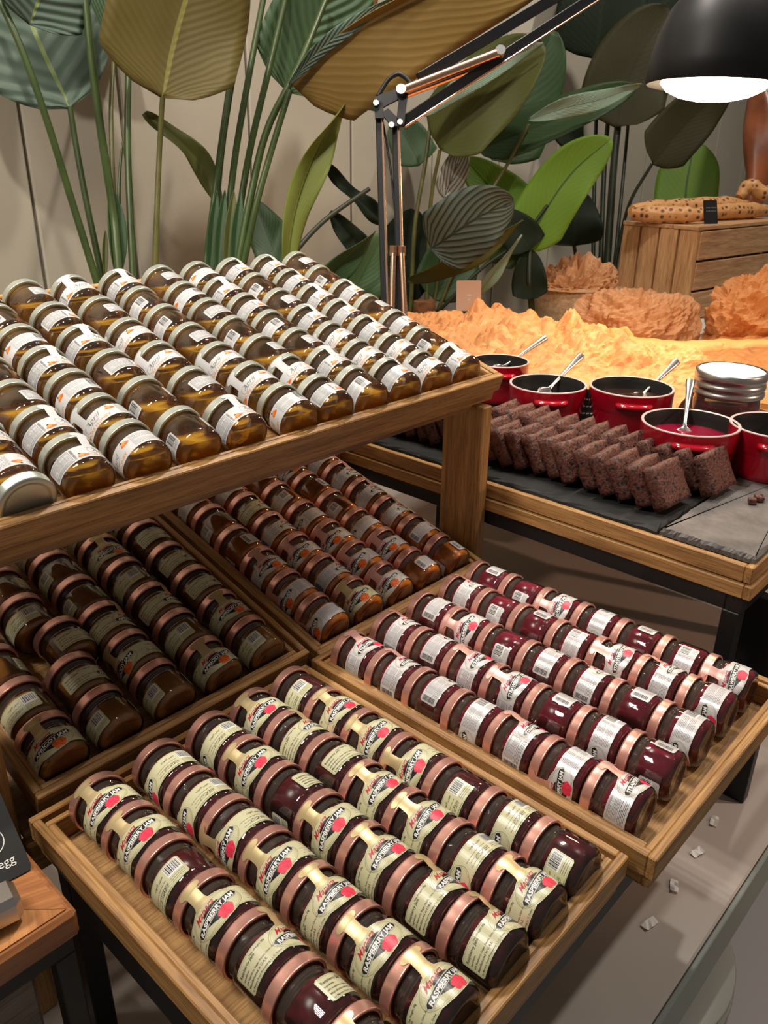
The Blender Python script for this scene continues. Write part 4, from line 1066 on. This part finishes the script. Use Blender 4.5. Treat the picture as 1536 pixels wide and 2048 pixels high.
for a, b in (((787, 500), (783, 690)), ((803, 500), (812, 690))):
    p0, p1 = at(*a, D1-.012), at(*b, D1-.012); mb = MB(); n = 60
    mb.tube([L_(p0.lerp(p1, i/n)) for i in range(n+1)], [.0042+.0007*(i % 2) for i in range(n+1)], 8); sp_o = lpart('spring', mb, 'copper')
    mb = MB(); mb.tube([L_(p0+Vector((0, 0, .006))), L_(p0-Vector((0, 0, .008)))], .0062, 12); lpart('spring_cap', mb, 'copper')
mb = MB(); mb.lathe([(0, 0), (.075, 0), (.075, .012), (.02, .018), (.02, .03), (0, .03)], 40); mbp = at(785, 690, D1)
o = lpart('lamp_base', mb, 'lamp_black'); o.location = L_(Vector((mbp.x, mbp.y, mbp.z-.03)))
# hinge plates: triangular frame
def plate(pts, th, d):
    n = len(pts); nrm = -CF*th; A = [L_(at(u, v, d)) for u, v in pts]; B = [L_(at(u, v, d)+CF*th) for u, v in pts]
    mb = MB(); mb.add(A+B, [tuple(reversed(range(n))), tuple(range(n, 2*n))]+[(i, (i+1) % n, n+(i+1) % n, n+i) for i in range(n)]); return mb
for d in (D1-.012, D1+.008):
    for seg in ([(748, 196), (762, 188), (808, 172), (812, 190), (770, 212), (750, 226)], [(748, 200), (766, 205), (768, 236), (750, 236)], [(762, 226), (776, 216), (800, 240), (806, 252), (784, 252)], [(800, 176), (818, 172), (808, 250), (792, 246)]):
        lpart('hinge_plate', plate(seg, .004, d), 'lamp_black')
for u, v in ((752, 205), (783, 249), (800, 243), (806, 177)):
    mb = MB(); p = at(u, v, D1-.016); mb.tube([L_(p), L_(p+CF*.006)], .0042, 12); lpart('rivet', mb, 'steel')
mb = MB(); mb.tube([L_(q) for q in smooth_pts([at(756, 192, D1), at(776, 160, D1), at(796, 148, D1), at(812, 156, D1), at(822, 168, D1)], 14)], .0035, 8); lpart('cable', mb, 'lamp_black')
mb = MB(); mb.tube([L_(q) for q in smooth_pts([at(766, 246, D1+.004), at(780, 330, D1+.004), at(790, 420, D1+.004)], 10)], .0018, 6); lpart('cable', mb, 'lamp_black')
# arm
D2 = 1.30
E1, E2 = at(1560, -275, D2), at(1545, -232, D2)
bar('arm', at(838, 158, D1), at(1545, -265, D2), .0165, .012, 'lamp_black'); bar('arm', at(804, 246, D1), at(1560, -250, D2), .0165, .012, 'lamp_black')
bar('arm_trim', at(808, 255, D1-.002), at(1562, -238, D2-.002), .0028, .008, 'copper')
for o_, dd in ((0, -.014), (9, .014)):
    p0, p1 = at(802, 182+o_, D1+dd), at(1000, 104+o_*1.3, D1+.018+dd); mb = MB(); n = 110
    mb.tube([L_(p0.lerp(p1, i/n)) for i in range(n+1)], [.0062+.0007*(i % 2) for i in range(n+1)], 10); lpart('spring', mb, 'copper')
    for p in (p0, p1): mb = MB(); mb.tube([L_(p-CF*.007), L_(p+CF*.007)], .0075, 14); lpart('spring_cap', mb, 'steel')
# shade and bulb
lv = L_(lamp_p)
mb = MB().lathe([(.100, 0), (.1025, .004), (.101, .03), (.094, .065), (.080, .100), (.058, .128), (.036, .146), (.028, .150), (.028, .195), (0, .195), ], 64)
mb.lathe([(.100, 0), (.0985, .004), (.097, .03), (.090, .063), (.076, .097), (.05, .12), (0, .125)], 64)
sh = lpart('lamp_shade', mb, 'lamp_black'); sh.matrix_local = T(lv) @ Rz(0) @ Ry(math.radians(3))
mb = MB(); mb.tube([lv+Vector((0, 0, .19)), lv+Vector((-.01, 0, .25)), L_((E1+E2)/2)], .007, 10); lpart('shade_stem', mb, 'lamp_black')
def emis(name, col, s):
    m, nt, b = new_mat(name); b.inputs['Emission Color'].default_value = (*col, 1); b.inputs['Emission Strength'].default_value = s; b.inputs['Base Color'].default_value = (*col, 1); return m
M['bulb'] = emis('lit_bulb', (1, .72, .44), 42.0)
mb = MB().lathe([(0, -.022), (.025, -.0208), (.05, -.016), (.070, -.007), (.080, .004), (.075, .02), (.05, .06), (.02, .09), (0, .09)], 48)
bo = lpart('bulb', mb, 'bulb'); bo.matrix_local = T(lv)
spot('heat_lamp_light', lamp_p+Vector((0, 0, -.045)), lamp_p+Vector((.06, .03, -.5)), 7.5, 1.75, 1.0, .06, (1, .70, .42))

# ------------------------------------------------------------------ plants
def leaf_mat(name, col, vein, n=26, slant=.35, amt=.5, bump=.3, rough=.52, trans=.12, rib=None, spec=.3):
    m, nt, b = new_mat(name); N, L = nt.nodes, nt.links
    uv = N.new('ShaderNodeUVMap'); sp = N.new('ShaderNodeSeparateXYZ'); L.new(uv.outputs[0], sp.inputs[0])
    def mth(op, a, bb=None, v=None):
        x = N.new('ShaderNodeMath'); x.operation = op
        for i, q in enumerate((a, bb)):
            if q is None: continue
            if isinstance(q, (int, float)): x.inputs[i].default_value = q
            else: L.new(q, x.inputs[i])
        return x.outputs[0]
    au = mth('ABSOLUTE', sp.outputs[0]); s = mth('SUBTRACT', sp.outputs[1], mth('MULTIPLY', au, slant))
    tc = N.new('ShaderNodeTexCoord'); nz = N.new('ShaderNodeTexNoise'); nz.inputs['Scale'].default_value = 14; L.new(tc.outputs['Object'], nz.inputs['Vector'])
    s = mth('ADD', s, mth('MULTIPLY', nz.outputs['Fac'], .05))
    w = mth('SINE', mth('MULTIPLY', s, n*6.283)); w = mth('ADD', mth('MULTIPLY', w, .5), .5)
    mx = N.new('ShaderNodeMixRGB'); mx.inputs[1].default_value = (*col, 1); mx.inputs[2].default_value = (*vein, 1); L.new(mth('MULTIPLY', mth('POWER', w, 3.0), amt), mx.inputs[0])
    rb = N.new('ShaderNodeMixRGB'); rb.inputs[2].default_value = (*(rib or vein), 1); L.new(mx.outputs[0], rb.inputs[1]); L.new(mth('LESS_THAN', au, .035), rb.inputs[0])
    n2 = N.new('ShaderNodeTexNoise'); n2.inputs['Scale'].default_value = 5; L.new(tc.outputs['Object'], n2.inputs['Vector'])
    r = N.new('ShaderNodeValToRGB'); r.color_ramp.elements[0].color = (.72, .72, .72, 1); r.color_ramp.elements[1].color = (1.2, 1.2, 1.2, 1); L.new(n2.outputs['Fac'], r.inputs[0])
    mm = N.new('ShaderNodeMixRGB'); mm.blend_type = 'MULTIPLY'; mm.inputs[0].default_value = 1; L.new(rb.outputs[0], mm.inputs[1]); L.new(r.outputs[0], mm.inputs[2]); L.new(mm.outputs[0], b.inputs['Base Color'])
    b.inputs['Roughness'].default_value = rough; b.inputs['Specular IOR Level'].default_value = spec
    bp = N.new('ShaderNodeBump'); bp.inputs['Strength'].default_value = bump; bp.inputs['Distance'].default_value = .004; L.new(w, bp.inputs['Height']); L.new(bp.outputs[0], b.inputs['Normal'])
    if trans:
        tl = N.new('ShaderNodeBsdfTranslucent'); L.new(mm.outputs[0], tl.inputs[0]); ms = N.new('ShaderNodeMixShader'); ms.inputs[0].default_value = trans
        L.new(b.outputs[0], ms.inputs[1]); L.new(tl.outputs[0], ms.inputs[2]); L.new(ms.outputs[0], N['Material Output'].inputs[0])
    return m
LM = dict(
 teal=leaf_mat('teal_leaf', (.115, .165, .125), (.060, .095, .070), 12, .18, .6, .5, rib=(.23, .30, .11)),
 olive=leaf_mat('olive_leaf_underside', (.155, .115, .028), (.185, .140, .038), 22, .3, .4, .10, trans=.25, rib=(.30, .27, .07)),
 gold=leaf_mat('golden_leaf_underside', (.26, .155, .036), (.36, .235, .08), 15, .5, .5, .08, trans=.25, rib=(.46, .33, .13)),
 green=leaf_mat('green_leaf', (.075, .135, .062), (.042, .082, .036), 15, .3, .6, .6, rib=(.05, .10, .03)),
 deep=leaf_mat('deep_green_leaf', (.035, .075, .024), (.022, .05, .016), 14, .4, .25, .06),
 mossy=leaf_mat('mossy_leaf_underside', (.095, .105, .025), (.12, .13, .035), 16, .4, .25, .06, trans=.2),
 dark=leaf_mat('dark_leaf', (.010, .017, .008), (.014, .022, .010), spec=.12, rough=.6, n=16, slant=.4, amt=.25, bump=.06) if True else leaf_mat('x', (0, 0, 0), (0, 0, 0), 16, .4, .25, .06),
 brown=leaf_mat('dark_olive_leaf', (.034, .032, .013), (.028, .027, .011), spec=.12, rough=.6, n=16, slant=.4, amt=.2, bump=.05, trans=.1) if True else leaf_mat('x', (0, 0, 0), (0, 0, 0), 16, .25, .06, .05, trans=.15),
 bright=leaf_mat('bright_green_leaf', (.15, .28, .022), (.11, .22, .02), 14, .4, .25, .06, trans=.3, rib=(.05, .11, .012)),
 lime=leaf_mat('yellow_green_leaf', (.19, .22, .04), (.14, .17, .03), 12, .5, .25, .06, trans=.25, rib=(.05, .07, .02)),
 pale=leaf_mat('pale_teal_leaf', (.30, .42, .31), (.10, .17, .11), 9, .8, .8, .3),
 striped=leaf_mat('silver_striped_leaf', (.085, .115, .095), (.008, .016, .010), 7, .75, 1.0, .3, rib=(.02, .03, .02)),
 silver=leaf_mat('silver_leaf', (.34, .31, .26), (.04, .05, .035), 4, 1.0, 1.0, .2))
M['stem'] = simple('green_stalk', (.042, .068, .016), .38, var=.3, vscale=18)
M['stem_olive'] = simple('olive_stalk', (.095, .09, .022), .4, var=.3, vscale=18)
M['stem_dark'] = simple('dark_stalk', (.014, .022, .010), .45)
M['planter'] = simple('dark_planter', (.05, .045, .04), .6)
M['soil'] = simple('coir_fibre', (.22, .09, .035), .9, bump=1.0, bscale=150, var=.4, vscale=60)
CL = Vector((0, 0, H))
def blade_w(t, shape):
    if shape == 'long': return max(0, math.sin(PI*min(1, t*.98+.01)))**.75*(1-.25*t)
    if shape == 'heart': return (min(1, t/.10)**.5)*max(0, 1-((t-.30)/.72)**2)**.6 if t > .0 else 0
    return (min(1, t/.16)**.5)*max(0.0, 1-max(0, (t-.25)/.76)**2.6)**.62
def leaf(parent, pts, hw, mat, turn=0.0, fold=.22, shape='oblong', wave=.006, name='leaf', curl=0.0, up=1.0):
    P = smooth_pts([at(*p) for p in pts], 30); n = len(P)-1; m = 12; LI2 = parent.matrix_world.inverted()
    vs = []; uvs = []; dm = sum(p[2] for p in pts)/len(pts); W = hw*dm/F_PX; ph = random.random()*6
    for i, p in enumerate(P):
        t = i/n; tg = (P[min(i+1, n)]-P[max(i-1, 0)]).normalized(); nr = (CL-p); nr = (nr-tg*nr.dot(tg)).normalized()
        nr = Matrix.Rotation(turn+curl*(t-.5), 3, tg) @ nr; sd = tg.cross(nr); w = W*blade_w(t, shape)
        for j in range(m+1):
            u = 2*j/m-1; off = fold*abs(u)*w+wave*math.sin(9*t+ph+(2.1 if u > 0 else 0))*u*u
            q = LI2 @ (p+sd*w*u*(up if u < 0 else 1)*(1-.12*abs(u)*abs(fold))+nr*off); vs.append(q); uvs.append((u, t))
    fs = [(i*(m+1)+j, i*(m+1)+j+1, (i+1)*(m+1)+j+1, (i+1)*(m+1)+j) for i in range(n) for j in range(m)]
    mb = MB(); mb.add(vs, fs, 0, True); me = mb.mesh(name, [LM[mat]])
    ul = me.uv_layers.new(name='UVMap'); idx = np.zeros(len(me.loops), dtype=np.int32); me.loops.foreach_get('vertex_index', idx)
    ul.data.foreach_set('uv', np.array(uvs, dtype=np.float32)[idx].ravel())
    o = link(name, me, parent); md = o.modifiers.new('thickness', 'SOLIDIFY'); md.thickness = .0009; md.offset = 0
    return o
def stem(parent, pts, wpx, mat='stem', taper=.8, drop=True, name='stem'):
    P = [at(*p) for p in pts]
    if drop:
        d = (P[-1]-P[-2]).normalized(); z = CZ+.10+H
        if P[-1].z > z and d.z < -.2: P.append(P[-1]+d*((P[-1].z-z)/-d.z))
    Q = smooth_pts(P, 24); k = len(Q)-1; LI2 = parent.matrix_world.inverted(); r1 = wpx*pts[0][2]/F_PX/2
    mb = MB(); mb.tube([LI2 @ q for q in Q], [r1*(taper+(1-taper)*i/k) for i in range(k+1)], 10); return link(name, mb.mesh(name, [mat]), parent)
def plant(x, y, label):
    e = empty('potted_plant', T(V(x, y, CZ)), label, 'plant', 'artificial plants against the wall')
    link('planter', MB().lathe([(0, 0), (.055, 0), (.062, .01), (.075, .125), (.079, .13), (.079, .14), (.073, .14), (.070, .12), (0, .12)], 36).mesh('planter', ['planter']), e)
    link('soil', MB().lathe([(.071, .122), (.04, .128), (0, .130)], 24).mesh('soil', ['soil']), e); return e
random.seed(5)
# left plant
dA = 1.30; q = at(225, 700, dA+.12)
pA = plant(q.x, min(q.y, 1.37), 'tall plant behind the left of the honey tray with teal and olive leaves')
leaf(pA, [(140, 216, dA), (72, 70, dA-.02), (20, -80, dA-.06), (-30, -240, dA-.12)], 128, 'teal', .1, .12)
leaf(pA, [(325, 196, dA-.05), (352, 70, dA-.07), (390, -60, dA-.10), (440, -230, dA-.16)], 140, 'olive', -.15, .16)
leaf(pA, [(205, 92, dA+.08), (212, 30, dA+.10), (225, -80, dA+.12)], 62, 'green', .5, .2)
leaf(pA, [(60, 50, dA-.10), (95, -60, dA-.12), (120, -200, dA-.16)], 95, 'teal', .2, .1)
stem(pA, [(140, 214, dA), (152, 290, dA+.01), (172, 400, dA+.02), (202, 545, dA+.03)], 14)
stem(pA, [(325, 195, dA-.05), (319, 300, dA-.03), (314, 420, dA-.02), (310, 545, dA-.01)], 13, 'stem_olive')
stem(pA, [(-20, -40, dA-.12), (40, 90, dA-.10), (92, 235, dA-.07), (140, 390, dA-.03), (188, 545, dA)], 17)
stem(pA, [(168, -30, dA-.08), (182, 110, dA-.06), (203, 270, dA-.03), (226, 420, dA), (238, 545, dA)], 19)
stem(pA, [(228, 95, dA+.08), (222, 230, dA+.06), (228, 400, dA+.05), (238, 545, dA+.04)], 11, 'stem_olive')
stem(pA, [(257, 120, dA+.02), (255, 280, dA+.02), (260, 420, dA+.02), (266, 545, dA+.02)], 16)
stem(pA, [(245, 285, dA+.03), (238, 380, dA+.03), (240, 545, dA+.03)], 14, 'stem', .3)
leaf(pA, [(236, 560, dA+.01), (233, 460, dA+.01), (222, 370, dA+.01)], 22, 'deep', .2, .5, 'long', 0, 'sheath')
leaf(pA, [(210, 560, dA+.01), (210, 500, dA+.01), (211, 460, dA+.01)], 7, 'mossy', .2, .5, 'long', 0, 'sheath')
# plant behind the middle of the honey tray
dB = 1.42; q = at(455, 660, dB+.1)
pB = plant(q.x, min(q.y, 1.36), 'tall plant behind the honey tray with many upright stalks')
leaf(pB, [(576, 186, dB+.04), (612, 90, dB+.03), (668, -30, dB+.0), (720, -170, dB-.04)], 98, 'green', .15, .18)
leaf(pB, [(580, 168, dB-.06), (660, 96, dB-.10), (770, 26, dB-.14), (920, -40, dB-.14), (1130, -90, dB-.12)], 138, 'gold', -.1, .10, up=.08)
leaf(pB, [(578, 168, dB-.07), (640, 100, dB-.105), (710, 46, dB-.13), (800, -10, dB-.15)], 17, 'teal', 0, .1, 'long', .003)
leaf(pB, [(690, 70, dB+.10), (720, 0, dB+.10), (760, -120, dB+.10)], 40, 'gold', .4, .2)
leaf(pB, [(655, 122, dB+.10), (710, 170, dB+.12), (765, 225, dB+.14)], 30, 'deep', .3, .3, 'long')
leaf(pB, [(572, 560, dB), (592, 420, dB-.02), (640, 290, dB-.04), (712, 172, dB-.06)], 34, 'lime', .35, .55, 'long', .012, curl=.8)
leaf(pB, [(452, 430, dB+.08), (400, 330, dB+.06), (345, 270, dB+.02), (288, 226, dB-.02)], 27, 'mossy', .5, .35, 'long', .010)
leaf(pB, [(560, 540, dB+.10), (535, 470, dB+.11), (505, 400, dB+.12)], 42, 'deep', .3, .2)
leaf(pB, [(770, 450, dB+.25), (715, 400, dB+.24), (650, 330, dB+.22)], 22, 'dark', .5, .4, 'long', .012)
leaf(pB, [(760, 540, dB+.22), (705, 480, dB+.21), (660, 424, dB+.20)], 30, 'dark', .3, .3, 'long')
leaf(pB, [(600, 600, dB+.04), (670, 540, dB+.03), (752, 462, dB+.02)], 32, 'deep', .6, .4, 'long')
leaf(pB, [(690, 620, dB+.10), (720, 560, dB+.10), (765, 470, dB+.1)], 50, 'deep', .2, .2)
stem(pB, [(738, 378, dB+.15), (650, 440, dB+.10), (590, 505, dB+.05), (560, 560, dB+.04)], 11, 'stem_dark')
for pts, w in (([(484, 45, dB+.02), (470, 130, dB+.02), (444, 300, dB+.02), (424, 520, dB+.02)], 13), ([(462, 150, dB), (446, 260, dB), (428, 400, dB), (410, 540, dB)], 14),
               ([(530, -20, dB-.02), (500, 140, dB-.02), (468, 330, dB-.01), (448, 530, dB)], 15), ([(575, -20, dB-.03), (540, 130, dB-.03), (498, 310, dB-.02), (462, 530, dB)], 15),
               ([(655, -10, dB-.02), (598, 130, dB-.05), (534, 260, dB-.04), (500, 400, dB-.03), (474, 540, dB-.02)], 16), ([(580, 180, dB-.06), (552, 270, dB-.05), (515, 400, dB-.04), (484, 540, dB-.02)], 15)):
    stem(pB, pts, w, 'stem')
for u in (418, 434, 452, 466): leaf(pB, [(u, 560, dB-.02), (u+6, 470, dB-.02), (u+16, 380, dB-.02)], 15, 'deep' if u % 4 else 'mossy', .3, .5, 'long', 0, 'sheath')
# middle plant with striped leaves
dC = 1.98; q = at(850, 640, dC)
pC = plant(q.x, q.y, 'broad leafed plant with a silver striped leaf right of the lamp pole')
mb = MB(); mb.tube([Vector((0, 0, .12)), Vector((.004, 0, .25)), Vector((0, .004, .37))], [.03, .034, .026], 14); link('trunk', mb.mesh('trunk', ['soil']), pC)
leaf(pC, [(880, 300, dC-.10), (945, 220, dC-.14), (1020, 145, dC-.18), (1087, 88, dC-.22)], 80, 'mossy', -.3, .25)
leaf(pC, [(848, 232, dC-.19), (925, 172, dC-.20), (1010, 120, dC-.22), (1087, 86, dC-.25)], 25, 'pale', 0, .15, 'long')
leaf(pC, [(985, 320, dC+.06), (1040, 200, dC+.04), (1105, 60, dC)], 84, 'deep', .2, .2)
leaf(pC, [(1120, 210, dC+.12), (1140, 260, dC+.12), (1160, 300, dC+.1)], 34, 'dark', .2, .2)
leaf(pC, [(955, 300, dC-.02), (1050, 262, dC-.06), (1150, 225, dC-.10), (1270, 174, dC-.14)], 48, 'deep', -.5, .2)
leaf(pC, [(1056, 240, dC-.12), (1130, 216, dC-.15), (1205, 198, dC-.18), (1284, 168, dC-.22)], 23, 'pale', 0, .15, 'long')
leaf(pC, [(1050, 500, dC-.04), (1098, 410, dC-.08), (1150, 340, dC-.11), (1222, 278, dC-.15)], 60, 'bright', -.2, .22)
leaf(pC, [(1060, 440, dC+.02), (1000, 395, dC+.02), (930, 318, dC+.02)], 52, 'bright', .3, .25)
leaf(pC, [(862, 498, dC-.22), (910, 465, dC-.24), (965, 430, dC-.25), (1028, 404, dC-.25)], 70, 'striped', .15, .15)
leaf(pC, [(888, 395, dC-.06), (906, 350, dC-.06), (928, 292, dC-.06)], 30, 'silver', .2, .2)
leaf(pC, [(980, 520, dC-.02), (1030, 470, dC-.02), (1105, 385, dC)], 44, 'deep', .3, .25)
leaf(pC, [(815, 560, dC-.06), (880, 540, dC-.12), (960, 500, dC-.14), (1045, 440, dC-.14)], 30, 'mossy', .7, .3, 'long')
leaf(pC, [(870, 600, dC), (905, 520, dC), (930, 470, dC)], 60, 'deep', .2, .2)
leaf(pC, [(800, 620, dC+.05), (800, 520, dC+.05), (830, 420, dC+.05)], 60, 'dark', -.2, .2)
leaf(pC, [(945, 605, dC-.05), (985, 550, dC-.08), (1045, 470, dC-.1)], 15, 'pale', .6, .3, 'long')
leaf(pC, [(840, 330, dC+.02), (820, 290, dC+.02), (790, 240, dC+.02)], 45, 'deep', .3, .2)
for pts, w, mt in (([(1058, 248, dC-.08), (1020, 320, dC-.06), (950, 440, dC-.04), (880, 610, dC)], 8, 'stem_olive'), ([(880, 300, dC-.10), (862, 400, dC-.06), (856, 520, dC-.02), (852, 620, dC)], 9, 'stem_olive'),
                   ([(862, 240, dC-.06), (850, 330, dC-.05), (830, 450, dC-.03), (822, 600, dC)], 10, 'stem_olive'), ([(1095, 410, dC-.08), (1040, 480, dC-.05), (960, 540, dC-.02), (880, 620, dC)], 8, 'stem_dark'),
                   ([(905, 390, dC-.06), (890, 480, dC-.04), (865, 620, dC)], 7, 'stem_olive')): stem(pC, pts, w, mt)
# dark tall plant toward the crate
dD = 2.28; q = at(1205, 620, dD)
pD = plant(2.12, 1.30, 'tall dark plant with black stalks between the striped plant and crate')
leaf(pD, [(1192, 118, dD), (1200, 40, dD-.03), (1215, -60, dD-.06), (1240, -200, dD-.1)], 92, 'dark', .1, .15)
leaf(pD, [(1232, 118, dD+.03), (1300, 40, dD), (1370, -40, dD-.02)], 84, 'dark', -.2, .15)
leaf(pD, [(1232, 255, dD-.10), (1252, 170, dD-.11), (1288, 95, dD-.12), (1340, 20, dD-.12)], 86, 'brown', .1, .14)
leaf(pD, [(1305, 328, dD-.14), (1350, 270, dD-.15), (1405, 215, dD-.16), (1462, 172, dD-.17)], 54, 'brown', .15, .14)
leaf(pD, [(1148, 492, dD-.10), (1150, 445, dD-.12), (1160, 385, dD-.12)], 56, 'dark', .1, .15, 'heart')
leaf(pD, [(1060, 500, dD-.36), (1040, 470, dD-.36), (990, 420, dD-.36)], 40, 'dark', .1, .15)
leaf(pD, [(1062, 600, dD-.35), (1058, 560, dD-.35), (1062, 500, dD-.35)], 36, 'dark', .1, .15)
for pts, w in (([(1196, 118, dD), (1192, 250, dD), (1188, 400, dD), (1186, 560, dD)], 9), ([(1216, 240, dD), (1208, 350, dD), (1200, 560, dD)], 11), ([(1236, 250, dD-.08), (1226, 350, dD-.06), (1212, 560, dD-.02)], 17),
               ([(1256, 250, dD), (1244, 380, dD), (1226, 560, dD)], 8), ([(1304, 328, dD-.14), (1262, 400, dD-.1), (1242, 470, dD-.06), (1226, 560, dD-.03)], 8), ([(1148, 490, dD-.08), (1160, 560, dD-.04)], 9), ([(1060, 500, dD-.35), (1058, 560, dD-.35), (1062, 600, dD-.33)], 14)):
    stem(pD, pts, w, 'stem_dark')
dE = 2.75; q = at(1375, 520, dE)
pE = plant(q.x, min(q.y, 1.36), 'bright green upright leaf plant behind the crate')
leaf(pE, [(1368, 470, dE), (1372, 380, dE), (1380, 330, dE), (1388, 282, dE)], 62, 'bright', .1, .15)
stem(pE, [(1368, 470, dE), (1368, 520, dE)], 9)
